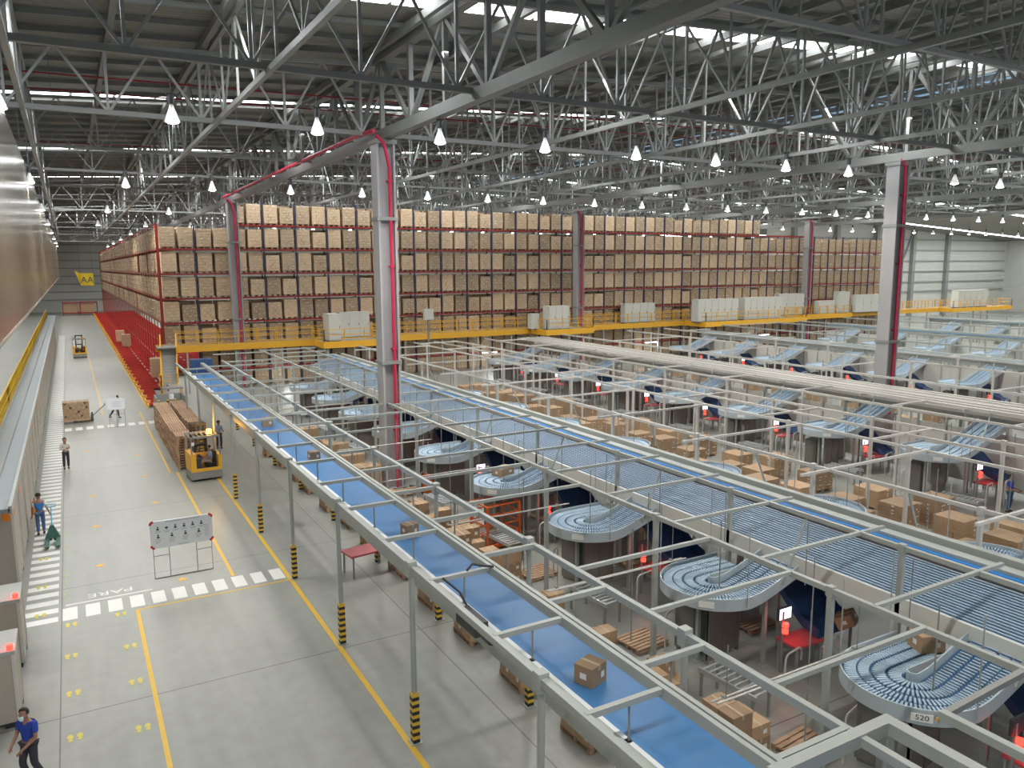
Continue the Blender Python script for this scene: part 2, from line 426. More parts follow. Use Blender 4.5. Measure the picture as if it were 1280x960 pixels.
def xtruss(y, label, detail, heavy=False, zb=17.35):
    t = thing('cross_truss', label, 'truss', (0, y, zb))
    x0, x1 = -16, 110; cw = .2 if heavy else .15; ww = .11 if heavy else .075
    MB().bar((x0, 0, 0), (x1, 0, 0), cw, cw).build('bottom_chord', 'truss_d' if heavy else 'truss', t)
    MB().bar((x0, 0, roofz(x0)-.7-zb), (54, 0, roofz(54)-.7-zb), cw).bar((54, 0, roofz(54)-.7-zb), (x1, 0, roofz(x1)-.7-zb), cw).build('top_chord', 'truss', t)
    far = MB(); far2 = MB(); n = 0; x = x0
    while x < x1-.1:
        h0 = roofz(x)-.7-zb; h1 = roofz(x+3.6)-.7-zb
        v = MB().bar((x, 0, 0), (x, 0, h0), ww)
        d = MB().bar((x, 0, 0), (x+1.8, 0, (h0+h1)/2), ww*.9).bar((x+1.8, 0, (h0+h1)/2), (x+3.6, 0, 0), ww*.9)
        if detail and -4 < x < 45: v.build('vertical', 'truss', t); d.build('brace_pair', 'truss', t)
        else: merge(far if x < 45 and detail else far2, v); merge(far if x < 45 and detail else far2, d)
        x += 3.6; n += 1
    if far.v: far.build('web_lattice', 'truss', t)
    far2.build('web_lattice', 'truss', t)
    return t
for i, y in enumerate((15.2, 26.6, 37.2, 48.4, 59.4, 70.6)):
    xtruss(y, 'steel truss spanning across the hall, %s counted from the camera' % nth(i+1), i < 4, i in (1, 2))
for i, y in enumerate((84, 98, 112, 126, 140, 154, 168, 182, 196, 210)):
    xtruss(y, 'steel truss across the hall above the racking, %s row deep' % nth(i+1), False)
# red sprinkler mains under the roof
for i, (y, z) in enumerate(((40.0, 19.0), (44.5, 19.2), (64.0, 19.4))):
    t = thing('sprinkler_main', 'thin red sprinkler pipe crossing under the roof, %s from the camera' % nth(i+1), 'pipe', (0, y, z))
    MB().cyl((-14, 0, 0), (100, 0, 2.0), .04, 6).build('pipe_run', 'main', t)
    for x in range(-10, 60, 10): MB().cyl((x, 0, .1), (x, 0, roofz(x)-z-.3), .012, 4).build('hanger', 'truss_d', t)
t = thing('sprinkler_main', 'red sprinkler pipe following the girder from the tall column to the yellow stairs', 'pipe', (12.9, 0, 17.3))
MB().tube([(.1, 36, 0), (-.05, 38, .05), (-.05, 76, .05)], .1, 8).build('pipe_run', 'pipe', t)
for y in range(40, 76, 6): MB().cyl((-.05, y, .05), (.5, y, .05), .02, 4).build('hanger', 'truss_d', t)

# ---- high bay lamps
lm = {}
hb = MB().cyl((0, 0, .62), (0, 0, .95), .13, 10).bx(-.17, .17, -.08, .08, .95, 1.02); hb.cyl((0, 0, 1.0), (0, 0, 1.12), .02, 6)
lm['gear_box'] = hb.mesh('gear_box', ['dark'])
rf = MB(); n = 14; prof = [(.07, .62), (.10, .5), (.17, .32), (.25, .12), (.28, .0)]
vs = [(r*cos(2*pi*k/n), r*sin(2*pi*k/n), z) for r, z in prof for k in range(n)]
rf.add(vs, [(i*n+k, (i+1)*n+k, (i+1)*n+(k+1) % n, i*n+(k+1) % n) for i in range(len(prof)-1) for k in range(n)], 0, True)
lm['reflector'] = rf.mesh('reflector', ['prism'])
bl = MB(); vs = []; n = 12
prof = [(.262, .0), (.25, -.03), (.16, -.07), (.03, -.09)]
vs = [(r*cos(2*pi*k/n), r*sin(2*pi*k/n), z) for r, z in prof for k in range(n)]
bl.add(vs, [(i*n+k, (i+1)*n+k, (i+1)*n+(k+1) % n, i*n+(k+1) % n) for i in range(len(prof)-1) for k in range(n)] + [tuple(range(3*n, 4*n))], 0, True)
lm['glass'] = bl.mesh('glass', ['bulb'])
LAMP_E = 1250
rows = [5.3, 29.7, 54.0, 78.5, 103, 127.5, 152, 176.5, 201]
ROWN = ['unseen row', 'row crossing the tall column', 'row before the racking', 'first row above the racking'] + ['%s row above the racking' % nth(k) for k in range(2, 8)]
for ri, y in enumerate(rows):
    for k in range(-2, 35 if ri in (2, 3) else 23):
        x = -1.45 + 4.98*k
        if ri > 4 and k % 2: continue
        if ri > 6 and k > 12: continue
        if ri == 1 and k == 9: continue
        z = 15.95
        t = thing('pendant_lamp', 'lit bell shaped high bay lamp, %s in the %s' % (nth(k+3), ROWN[ri]), 'lamp', (x, y, z), 0, 'high bay lamps')
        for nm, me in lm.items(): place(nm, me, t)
        MB().cyl((0, 0, 1.1), (0, 0, 1.45 if ri < 2 else 2.2), .018, 5).build('drop_rod', 'dark', t)
        s = bulb('lamp_light', t, (0, 0, -.14), LAMP_E*(1 if ri < 3 else 1.45 if ri < 5 else 2.6), kind='SPOT', size=.24, spot=radians(165))

# skylights also bring daylight in (area lamps lie under the glazed strips)
for y in STRIPS:
    for xc, ln in ((15, 58), (78, 60), (148, 74)):
        l = bpy.data.lights.new('skylight_daylight', 'AREA'); l.shape = 'RECTANGLE'; l.size = ln; l.size_y = .9; l.energy = 2600; l.color = (.93, .97, 1)
        o = bpy.data.objects.new('skylight_daylight', l); C.objects.link(o); o.location = (xc, y, min(roofz(xc-ln/2), roofz(xc+ln/2))-.45)

# ------------------------------------------------------------------ red racking with pallet loads
TZ = [3.8, 6.0, 8.2, 10.42, 12.62, 14.83]
RY = 76.0; RX0 = 7.15; NP = 66; PW = 1.513
def load_meshes(h, seed, dots=True, cm='carton'):
    rnd = random.Random(seed)
    b = MB(); nl = 6; lh = (h-.16)/nl
    for L_ in range(nl):
        n = 3 if (L_+seed) % 2 == 0 else 2
        for k in range(n):
            w = 1.26/n
            jx = rnd.uniform(-.008, .008); jy = rnd.uniform(-.012, .012)
            for yy in (0, 1):
                b.bx(-.63+k*w+jx+.004, -.63+(k+1)*w+jx-.004, -.55+yy*.55+jy, -.55+(yy+1)*.55+jy-.006, .16+L_*lh, .16+(L_+1)*lh-.012)
            if dots and rnd.random() < .62:
                cx = -.63+(k+.5)*w+rnd.uniform(-.1, .1); zz = .16+(L_+rnd.uniform(.4, .7))*lh
                for q in range(rnd.randint(1, 2)):
                    b.bx(cx+q*.14, cx+q*.14+.085, -.575, -.545+jy, zz, zz+.05, 1)
                b.bx(-.65, -.62, -.2+q*.1, -.1, zz, zz+.05, 1)
    pb = MB()
    for y in (-.52, -.3, -.08, .14, .36): pb.bx(-.6, .6, y, y+.13, .13, .15)
    for x in (-.6, -.07, .46): pb.bx(x, x+.14, -.52, .5, .02, .13)
    for x in (-.6, -.07, .46): pb.bx(x, x+.14, -.52, .5, 0, .02)
    return b.mesh('cartons', [cm, 'label']), pb.mesh('pallet', ['wood'])
LM = [load_meshes(h, s) for h, s in ((1.86, 1), (1.9, 2), (1.8, 3), (1.86, 4), (1.62, 5))]
LMF = [load_meshes(1.62, 6, True, 'carton_n'), load_meshes(1.5, 9, True, 'carton_n')]
cand = []
for i in range(NP):
    for t_, z in enumerate(TZ):
        x = RX0 + .78 + i*PW
        if t_ == 5 and (x < 13.4 or x > 81): continue
        cand.append(((x, RY+.6, z), 0, i, t_))
for i in range(96):
    for t_ in range(1, 5):
        cand.append(((RX0+.62, RY+1.95+i*PW, TZ[t_]), 1, i, t_))
def keyf(c):
    p = c[0]; d = sqrt(p[0]**2+p[1]**2+(p[2]-11)**2)
    g = (p[1]/d if c[1] == 0 else p[0]/d)
    return -g/(d*d)
cand.sort(key=keyf)
TN = ['bottom', 'second', 'third', 'fourth', 'fifth', 'sixth']
rnd = random.Random(3)
rest = MB()
def simple_load(b, p, rot, h=1.86):
    nl = 3
    for L_ in range(nl):
        j = rnd.uniform(-.02, .02); z0 = p[2]+.14+L_*(h-.14)/nl; z1 = p[2]+.14+(L_+1)*(h-.14)/nl-.02
        if rot: b.bx(p[0]-.55+j, p[0]+.55+j, p[1]-.63+j, p[1]+.63, z0, z1)
        else: b.bx(p[0]-.63+j, p[0]+.63, p[1]-.55+j, p[1]+.55+j, z0, z1)
        if rnd.random() < .8:
            zz = rnd.uniform(z0+.1, z1-.1)
            if rot:
                for q in range(2): b.bx(p[0]-.59, p[0]-.54, p[1]-.3+q*.3, p[1]-.2+q*.3, zz, zz+.06, 1)
            else:
                for q in range(2): b.bx(p[0]-.3+q*.3, p[0]-.2+q*.3, p[1]-.6, p[1]-.54, zz, zz+.06, 1)
    b.bx(p[0]-.55, p[0]+.55, p[1]-.55, p[1]+.55, p[2], p[2]+.12, 2)
for n, (p, rot, i, t_) in enumerate(cand):
    if rnd.random() < (.0 if not rot else .06): continue
    if n < 300:
        k = rnd.choice((0, 0, 1, 1, 2, 3, 4)) if rnd.random() < .95 else 4
        me, pm = LM[k]
        o = place('pallet_load', me, None, (p[0]+rnd.uniform(-.03, .03), p[1]+rnd.uniform(-.04, .02), p[2]+.14), (-pi/2 if rot else 0)+rnd.uniform(-.012, .012))
        if rot: tag(o, 'brown carton load, %s tier, %s along the aisle face of the red racking' % (TN[t_], nth(i+1)), 'pallet load', 'pallet loads in the red racking')
        else: tag(o, 'brown carton load, %s tier, %s along the racking front from its aisle corner' % (TN[t_], nth(i+1)), 'pallet load', 'pallet loads in the red racking')
        place('pallet', pm, o)
    else: simple_load(rest, (p[0], p[1], p[2]+.14), rot)
for i in range(NP):                       # the second row behind, and the tier below the walkway
    for z in TZ:
        x = RX0+.78+i*PW
        if z > 14.5 and (x < 13.4 or x > 81): continue
        b_ = rest; b_.bx(x-.65, x+.65, RY+1.5, RY+2.6, z+.2, z+2.0)
    if i > 1: simple_load(rest, (RX0+.78+i*PW, RY+.6, 1.72), 0); simple_load(rest, (RX0+.78+i*PW, RY+.6, .02), 0, 1.5); rest.bx(RX0+.1+i*PW, RX0+1.5+i*PW, RY+1.5, RY+2.6, .1, 3.6)
for i in range(94):
    for t_ in range(1, 5): rest.bx(RX0+1.5, RX0+2.6, RY+1.3+i*PW, RY+2.6+i*PW, TZ[t_]+.2, TZ[t_]+1.95)
o = rest.build('pallet_loads_beyond', ['carton', 'label', 'wood'])
tag(o, 'mass of further brown carton loads deep in the red racking', 'pallet load', 'pallet loads in the red racking', 'stuff')

rk = thing('pallet_rack', 'tall red pallet racking front facing the sorting floor, full of carton loads', 'rack', (RX0, RY, 0))
for i in range(NP//2+1):
    x = i*2*PW
    top = 14.9 if (x+RX0 < 13 or x+RX0 > 81.5) else 17.1
    MB().bx(x-.055, x+.055, -.06, .04, 0, top).bx(x-.055, x+.055, 1.1, 1.2, 0, top).bar((x, 0, 2), (x, 1.15, 4), .04).build('upright', 'red' if i == 0 else 'navy', rk)
for t_, z in enumerate([1.6]+TZ):
    for i in range(0, NP//2, 4):
        x0 = i*2*PW; x1 = min(NP//2, i+4)*2*PW
        if t_ == 6 and (x0+RX0 < 6.9 or x0+RX0 > 80): continue
        MB().bx(x0+.06 if not (t_ == 6 and i == 0) else 6.2, x1-.06, -.08, .0, z-.02, z+.13).bx(x0+.06 if not (t_ == 6 and i == 0) else 6.2, x1-.06, 1.1, 1.16, z-.02, z+.13).build('beam', 'red', rk)
rk2 = thing('pallet_rack', 'long red pallet racking side lining the aisle above the red flow lanes', 'rack', (RX0, RY+1.2, 0))
for i in range(1, 49):
    MB().bx(.12, .2, i*2*PW-.05, i*2*PW+.05, .3, 14.9).build('upright', 'red', rk2)
for z in TZ[1:5]+[14.9]:
    for i in range(0, 48, 8): MB().bx(.0, .1, i*2*PW+.06, (i+8)*2*PW-.06, z+.0, z+.11).build('beam', 'red', rk2)

# ---- red flow lanes along the aisle
NLANE = 16
LW = 9.3
def lane_set(X):
    lane = MB(); tr = MB(); gl = MB(); ed = MB()
    zz = lambda x: .22+.035*x
    for q in range(3):
        y = q*3.1+.1
        tr.slab([((0, y, zz(0)), (0, y+2.05, zz(0))), ((X, y, zz(X)), (X, y+2.05, zz(X)))], .06)
        for yy in (y, y+.98, y+1.97): lane.bar((0, yy+.04, zz(0)+.07), (X, yy+.04, zz(X)+.07), .09, .14)
        lane.bar((0, y+2.5, zz(0)-.05), (X, y+2.5, zz(X)-.05), .2, .12)
        for xx in (1.6, 3.6, 6.0):
            if xx < X: gl.bx(xx, xx+.13, y+.35, y+1.75, zz(xx)+.02, zz(xx)+.1)
        ed.bx(-.2, .12, y+.9, y+1.15, .06, .42)
    ed.bx(-.14, -.04, .05, LW-.05, .04, .2)
    return [('rail_bar', lane.mesh('rail_bar', ['redbed'])), ('tray', tr.mesh('tray', ['redbed'])), ('guide_strip', gl.mesh('guide_strip', ['rim'])), ('end_stop', ed.mesh('end_stop', ['painto']))]
lanes = lane_set(8.6); lanes0 = lane_set(.95); lanes1 = lane_set(2.0)
for k in range(NLANE):
    t = thing('flow_rack', 'low red pallet flow bay with slatted lanes, %s along the aisle from the stairs' % nth(k+1), 'rack', (4.95, 67.6+k*LW, 0), 0, 'red flow lanes')
    for nm, me in (lanes if k > 1 else lanes1 if k else lanes0): place(nm, me, t)
o = place('pallet_load', LM[0][0], None, (6.9, 82.5, .55), -pi/2); tag(o, 'lone brown carton load standing on red flow lanes beside yellow stairs', 'pallet load'); place('pallet', LM[0][1], o)
o = place('pallet_load', LM[4][0], None, (6.3, 118, .55), -pi/2); tag(o, 'single brown carton load far down the red flow lanes', 'pallet load'); place('pallet', LM[4][1], o)
o = place('pallet_load', LM[4][0], None, (6.0, 126, .55), -pi/2); tag(o, 'farther single carton load standing at the edge of red lanes', 'pallet load'); place('pallet', LM[4][1], o)
# rack and loads at the far end of the aisle
t = thing('pallet_rack', 'small red rack closing the far end of the aisle', 'rack', (-1.6, 214, 0))
for x in (0, 3.6, 7.2): MB().bx(x, x+.2, 0, 1.2, 0, 3.2).build('upright', 'red', t)
for z in (.4, 2.9): MB().bx(.2, 7.2, -.05, .15, z, z+.3).build('beam', 'red', t)
for x, s in ((.2, 'first'), (3.6, 'second')):
    b = MB(); b.bx(-1.5, 1.5, -.5, .5, .15, 2.1); b.bx(-.02, .02, -.52, -.48, .2, 2.1, 1)
    o = b.build('carton_load', ['carton_n', 'gap'], None, (x, 214.7, .7)); tag(o, 'pale carton load in small red rack at aisle end, %s bay' % s, 'pallet load')
    MB().bx(-1.4, 1.4, -.5, .5, 0, .15).build('pallet', 'wood', o)
# ---- banner AA
t = thing('aisle_banner', 'yellow hanging aisle banner lettered AA at the racking corner', 'sign', (1.55, 100, 8.9))
b = MB().add([(-.85, -.35, 1.75), (-.35, .45, 1.55), (-.18, .1, -.05+.25), (-.18, .1, .25)][:3], [(0, 1, 2)])
MB().bx(-.35, 1.0, -.03, .03, .25, 1.6).build('front_panel', 'signyel', t)
MB().prism([(-.85, 1.95), (-.30, 1.6), (-.30, .3)], -.03, .03).build('side_panel', 'signyel', t).rotation_euler = (pi/2, 0, 0)
text('AA', 'lettering', .95, 'inkd', t, Matrix.Translation((.35, -.04, .85)) @ Matrix.Rotation(pi/2, 4, 'X'))
b = MB()
for x in (-.3, .95): b.cyl((x, 0, 1.6), (x, 0, roofz(1.5)-9.3), .012, 5)
b.build('hanging_wire', 'dark', t)

# ------------------------------------------------------------------ yellow mezzanine walkway
PZ = 4.2
wk = thing('mezzanine_walkway', 'long yellow raised walkway with railings along the foot of the racking', 'walkway', (0, 73.4, PZ))
bumps = [(19.9, 25.6, 3.4), (44.0, 50.0, 3.0), (66.0, 83.5, 3.6), (86, 96, .9), (118, 134, 2.2)]
MB().bx(6.3, 134, 0, 1.9, -.12, 0).build('deck', 'grey', wk)
MB().bx(7.75, 134, -.12, 0, -.5, .1).build('edge_beam', 'yellow', wk)
MB().bx(6.3, 134, 1.9, 2.0, -.5, .1).build('edge_beam', 'yellow', wk)
for x0, x1, d in bumps:
    MB().bx(x0, x1, -d, -.1, -.12, 0).build('deck', 'grey', wk)
    MB().bx(x0, x1, -d-.12, -d, -.5, .1).bx(x0-.1, x0, -d-.12, -.1, -.5, .1).bx(x1, x1+.1, -d-.12, -.1, -.5, .1).build('edge_beam', 'yellow', wk)
def rail_run(parent, p, q, h=1.1, sp=1.8, m='yellow', r=.035):
    p = Vector(p); q = Vector(q); n = max(1, round((q-p).length/sp)); b = MB()
    for hh in (h, h*.55): b.bar(p+Vector((0, 0, hh)), q+Vector((0, 0, hh)), r*1.7)
    for k in range(n+1):
        a = p+(q-p)*(k/n); b.bar(a, a+Vector((0, 0, h)), r*2)
    return b.build('railing', m, parent)
xs = 7.9
for x0, x1, d in bumps:
    rail_run(wk, (xs, -.06, .1), (x0, -.06, .1))
    rail_run(wk, (x0, -.1, .1), (x0, -d-.06, .1)); rail_run(wk, (x0, -d-.06, .1), (x1, -d-.06, .1)); rail_run(wk, (x1, -d-.06, .1), (x1, -.1, .1))
    xs = x1
for x0 in range(8, 134, 14): rail_run(wk, (x0, 1.95, .1), (x0+14, 1.95, .1))
for k in range(31):
    x = 8.6+k*4.1
    MB().bx(x, x+.14, .1, .24, -PZ, -.3).build('post', 'steel', wk)
for x0, x1, d in bumps:
    for x in (x0+.3, (x0+x1)/2, x1-.4): MB().bx(x, x+.14, -d+.2, -d+.34, -PZ, -.3).build('post', 'steel', wk)
def cab(x, y, w, d, h, nd, label):
    t = thing('control_cabinet', label, 'cabinet', (x, y, PZ), 0, None)
    MB().bx(0, w, 0, d, .1, h).bx(-.02, w+.02, -.02, d+.02, h, h+.05).build('body', 'cabinet', t)
    MB().bx(.03, w-.03, .03, d-.03, 0, .1).build('plinth', 'dark', t)
    for k in range(nd):
        x0 = k*w/nd; dr = MB().bx(x0+.02, x0+w/nd-.02, -.035, -.001, .15, h-.04).build('door', 'cabinet', t)
        MB().bx(x0+w/nd-.14, x0+w/nd-.10, -.065, -.035, h*.5, h*.5+.2).build('handle', 'dark', dr)
cab(20.6, 70.7, 1.1, 1.9, 2.5, 1, 'deep pale control cabinet at the front edge of first walkway bay')
cab(22.6, 73.9, 3.0, .9, 2.45, 3, 'wide grey control cabinet behind the deep one on first walkway bay')
cab(44.7, 71.0, 2.6, 1.3, 2.5, 3, 'tall pale control cabinet on the second walkway bay')
cab(43.2, 72.2, 1.0, .8, 1.7, 1, 'low pale control cabinet beside the tall one on second walkway bay')
cab(57.3, 74.2, 4.6, .8, 2.3, 4, 'grey control cabinet standing beyond the column behind the second bay')
cab(65.4, 70.5, 6.6, 1.1, 2.7, 6, 'long pale control cabinet at the start of third walkway bay')
cab(72.9, 70.3, 6.4, 1.1, 2.75, 6, 'long pale control cabinet at the end of third walkway bay')
cab(83.0, 74.0, 5.0, .8, 2.9, 3, 'pale control cabinet half behind the slim far column')
cab(90.5, 73.6, 3.4, .8, 1.8, 2, 'low pale control cabinet beyond the slim far column')
cab(94.0, 73.2, 2.4, .8, 3.0, 1, 'narrow tall pale cabinet between low and wide cabinets')
cab(97.0, 72.6, 10.0, .9, 2.5, 6, 'widest pale control cabinet just before the broad near column')
cab(121, 72.2, 8.0, 1.2, 2.7, 5, 'pale control cabinet at the far end of the yellow walkway')
t = thing('junction_box', 'small grey box on a post at the walkway edge past the tall column', 'box', (31.6, 73.0, PZ))
MB().bx(-.5, .5, 0, .35, 1.5, 2.6).build('housing', 'cabinet', t); MB().bx(-.08, .08, .12, .28, -PZ, 1.5).build('post', 'grey', t)
# fluorescent battens below
for i, (x, z) in enumerate(((17.4, 1.64), (39.1, 1.8), (61.4, 1.75), (80.7, 1.75))):
    t = thing('batten_light', 'bright white fluorescent batten under the walkway, %s from the stairs' % nth(i+1), 'lamp', (x, 74.2, z), 0, 'battens below the walkway')
    MB().bx(-.9, .9, -.12, .12, .06, .14).build('casing', 'cabinet', t); MB().bx(-.85, .85, -.1, .1, -.02, .06).build('tube', 'tube', t)
    b = MB()
    for xx in (-.7, .7): b.cyl((xx, 0, .14), (xx, 0, 4.07-z), .012, 5)
    b.build('drop_rod', 'dark', t)
    bulb('batten_glow', t, (0, 0, -.2), 60, (.9, .97, 1))
# stairs
st = thing('yellow_stairs', 'steep yellow steel stairs climbing from the floor to the raised walkway', 'stairs', (6.35, 72.0, 0))
A = Vector((0, .2, 1.0)); B_ = Vector((.35, 3.0, 4.2))
for dx in (0, 1.25): MB().bar(A+Vector((dx, -.15, -.15)), B_+Vector((dx, .05, 0)), .14, .34).build('stringer', 'yellow', st)
for k in range(15):
    p = A+(B_-A)*((k+.5)/15); MB().bx(p.x+.04, p.x+1.21, p.y-.13, p.y+.13, p.z-.03, p.z+.01).bx(p.x+.04, p.x+1.21, p.y+.09, p.y+.12, p.z-.02, p.z+.21).build('tread', 'galv', st)
for dx in (-.02, 1.27):
    b = MB()
    for hh in (1.0, .55): b.bar(A+Vector((dx, 0, hh)), B_+Vector((dx, 0, hh)), .10)
    for k in range(4):
        p = A+(B_-A)*(k/3); b.bar(p+Vector((dx, 0, 0)), p+Vector((dx, 0, 1.0)), .09)
    b.build('handrail', 'yellow', st)
MB().bx(-.2, 1.5, -1.2, .25, .9, 1.0).build('landing', 'grey', st)
MB().bx(-.15, -.05, -1.15, -1.05, 0, .9).bx(1.35, 1.45, -1.15, -1.05, 0, .9).bx(1.35, 1.45, .1, .2, 0, .9).bx(-.15, -.05, .1, .2, 0, .9).build('landing_post', 'yellow', st)
rail_run(st, (-.17, -1.15, 1.0), (-.17, .1, 1.0)); rail_run(st, (-.17, -1.15, 1.0), (.55, -1.15, 1.0))
# guard box with striped posts near the stacks
t = thing('guard_box', 'grey steel guard box open on top, between the yellow stairs and pallet stacks', 'box', (4.9, 61.2, 0))
MB().bx(0, .08, 0, 1.8, 0, 1.7).bx(1.9, 1.98, 0, 1.8, 0, 1.7).bx(0, 1.98, 1.75, 1.83, 0, 1.7).bx(0.08, 1.9, 0.1, 1.75, 1.0, 1.08).build('panels', 'grey', t)
def striped(b, x, y, r, z0, z1, n, sq=True):
    for k in range(n):
        a = z0+(z1-z0)*k/n; c = z0+(z1-z0)*(k+1)/n
        if sq: b.bx(x-r, x+r, y-r, y+r, a, c, k % 2)
        else: b.cyl((x, y, a), (x, y, c), r, 8, k % 2)
for px, py in ((.15, -.35), (.75, -.3), (1.25, -.3)):
    b = MB(); striped(b, px, py, .07, 0, 1.6, 14); b.build('striped_post', ['black', 'painty'], t)
MB().cyl((1.0, -.3, 1.6), (1.0, -.3, 1.95), .16, 10).build('white_cap', 'white', t)

# ------------------------------------------------------------------ blue belt conveyor and hanging frames
ZC = 4.3
PY = [4.56+5.6*k for k in range(11)]
cv = thing('belt_conveyor', 'long blue belt conveyor hung in a grey steel frame beside the open floor', 'conveyor', (0, 0, 0))
MB().bx(7.13, 8.52, 1.0, 59.4, 3.52, 3.58).build('belt', 'belt', cv)
MB().bx(7.13, 8.52, 1.0, 59.4, 3.22, 3.25).build('return_belt', 'belt', cv)
for x0, x1 in ((6.93, 7.03), (8.62, 8.72)): MB().bx(x0, x1, 1, 59.6, 3.18, 3.66).build('side_frame', 'steel', cv)
MB().bx(7.03, 7.12, 1, 59.6, 3.6, 3.66).build('guide_strip', 'white', cv); MB().bx(8.53, 8.62, 1, 59.6, 3.6, 3.66).build('guide_strip', 'white', cv)
for k in range(20):
    y = 2.2+k*2.82
    MB().cyl((7.03, y, 3.4), (8.62, y, 3.4), .06, 8).build('idler_roller', 'galv', cv)
MB().bx(7.1, 8.55, 58.6, 59.4, 3.6, 4.6).build('entry_hood', 'slide', cv)
MB().cyl((7.05, 59.3, 3.4), (8.6, 59.3, 3.4), .16, 10).build('drive_drum', 'galv', cv)
# dark motor by the rail
MB().bx(6.62, 6.92, 13.3, 14.2, 3.55, 3.85).cyl((6.75, 13.1, 3.7), (6.75, 12.8, 3.7), .12, 8).build('drive_motor', 'dark', cv)

fr = thing('conveyor_frame', 'grey steel hanging frame over the blue belt, with striped post guards', 'frame', (0, 0, 0))
MB().bx(6.19, 6.31, 2, 59.6, ZC-.08, ZC+.06).build('rail', 'steel', fr)
MB().bx(7.71, 7.80, 2, 59.6, ZC-.12, ZC+.08).bx(7.84, 7.93, 2, 59.6, ZC-.12, ZC+.08).bx(7.8, 7.84, 2, 59.6, ZC-.1, ZC).build('rail', 'steel', fr)
MB().bx(9.29, 9.41, 2, 59.6, ZC-.08, ZC+.06).build('rail', 'steel', fr)
y = 3.05; k = 0
while y < 58:
    MB().bx(6.25, 7.7, y-.05, y+.05, ZC-.03, ZC+.07).build('cross_beam', 'steel', fr)
    MB().bx(7.9, 9.35, y+.75-.05, y+.75+.05, ZC-.03, ZC+.07).build('cross_beam', 'steel', fr)
    MB().cyl((7.08, y, 3.6), (7.08, y, ZC), .022, 6).bx(7.03, 7.13, y-.06, y+.06, 3.55, 3.66).build('hanger_rod', 'grey', fr)
    MB().cyl((8.58, y+.75, 3.6), (8.58, y+.75, ZC), .022, 6).build('hanger_rod', 'grey', fr)
    y += 2.92; k += 1
for y in PY[:10]:
    for x in (6.25, 9.35):
        p = MB().cyl((x, y, 0), (x, y, ZC+.1), .065, 10).bx(x-.1, x+.1, y-.1, y+.1, ZC-.2, ZC+.14).bx(x-.14, x+.14, y-.14, y+.14, 0, .02).build('post', 'steel', fr)
        b = MB(); striped(b, x, y, .085, .02, 1.25, 14); b.build('striped_guard', ['black', 'painty'], p)
# cables looped on the frame
MB().tube([(7.1, 14.65, 4.42), (7.25, 14.65, 4.55), (7.5, 14.6, 4.48), (7.7, 14.5, 4.45)], .03, 6).tube([(6.5, 14.6, 4.4), (6.8, 14.4, 4.1), (6.95, 14.2, 3.7)], .025, 6).build('cable', 'dark', fr)

def grid_frame(name, label, xs, y0, y1, cross, pxs, post_y, m='steel', w=.11, hang=()):
    t = thing(name, label, 'frame', (0, 0, 0))
    for x in xs: MB().bx(x-w/2, x+w/2, y0, y1, ZC-w*.55, ZC+w*.5).build('rail', m, t)
    for xa, xb, ys, pit in cross:
        y = ys; n = 0
        while y < y1:
            MB().bx(xa, xb, y-.045, y+.045, ZC-.02, ZC+.065).build('cross_beam', m, t); y += pit; n += 1
    for x in pxs:
        for y in post_y:
            MB().bx(x-.06, x+.06, y-.06, y+.06, 0, ZC).bx(x-.08, x+.08, y-.08, y+.08, ZC-.13, ZC+.09).bx(x-.12, x+.12, y-.12, y+.12, 0, .02).build('post', m, t)
    for x, ys, pit, zl in hang:
        y = ys
        while y < y1: MB().cyl((x, y, zl), (x, y, ZC), .016, 5).build('hanger_rod', 'grey', t); y += pit
    return t
grid_frame('hanging_frame', 'grey tube frame grid between the blue belt and the first sorter chutes', [13.35], 4, 66, [(9.4, 13.35, 8.1, 5.6), (9.4, 13.35, 11.2, 11.2)], [13.35], PY[1:], hang=[(14.6, 8.6, 3.0, 2.45), (12.2, 9.7, 5.6, 1.2)])
grid_frame('hanging_frame', 'grey tube frame bays directly above the first row of chutes', [16.9], 6, 66, [(13.35, 17.8, 6.2, 2.95)], [16.9], [y+.8 for y in PY[1:]], hang=[(16.4, 7.4, 2.95, 2.6)])
grid_frame('hanging_frame', 'pale tube frame grid on the far side of the first sorter', [21.4, 26.6], 10, 65, [(20.0, 26.6, 11.0, 5.6)], [21.4, 26.6], [y+1.5 for y in PY[1:]], 'steel_w', .10, hang=[(22.6, 11, 2.9, 2.4), (24.6, 12, 2.9, 1.4)])
grid_frame('hanging_frame', 'pale tube frame grid before the second row of chutes', [28.6, 30.4], 12, 65, [(26.6, 30.4, 13.2, 5.6)], [30.4], [y+.2 for y in PY[2:]], 'steel_w', .10, hang=[(32.4, 14, 2.6, 1.2)])
grid_frame('hanging_frame', 'pale tube frame grid above the second row of chutes', [33.8], 16, 65, [(33.8, 36.6, 17.4, 5.6)], [33.8], [y+1.2 for y in PY[3:]], 'steel_w', .10, hang=[(35.4, 17, 3.02, 2.3)])
grid_frame('hanging_frame', 'pale tube frame grid beyond the second sorter rails', [42.4, 50.6], 21, 65, [(42.4, 50.6, 23, 11.2)], [42.4, 50.6], [y+.6 for y in PY[3:]], 'steel_w', .12, hang=[(46.5, 24, 3.3, 1.5)])
grid_frame('hanging_frame', 'pale tube frame grid above the third row of chutes', [55.6], 26, 65, [(55.6, 59, 28, 5.6)], [55.6], [y+.3 for y in PY[5:]], 'steel_w', .12)
grid_frame('hanging_frame', 'grey tube frame grid beyond the third sorter', [64, 72.5, 76.5], 30, 65, [(64, 72.5, 31, 11.2)], [64, 72.5], [y+.4 for y in PY[5:]], 'steel', .13)
grid_frame('hanging_frame', 'distant grey tube frame grid near the end wall', [86, 95, 107], 38, 66, [(86, 95, 39, 11.2)], [86, 95], [y for y in PY[7:]], 'steel', .14)
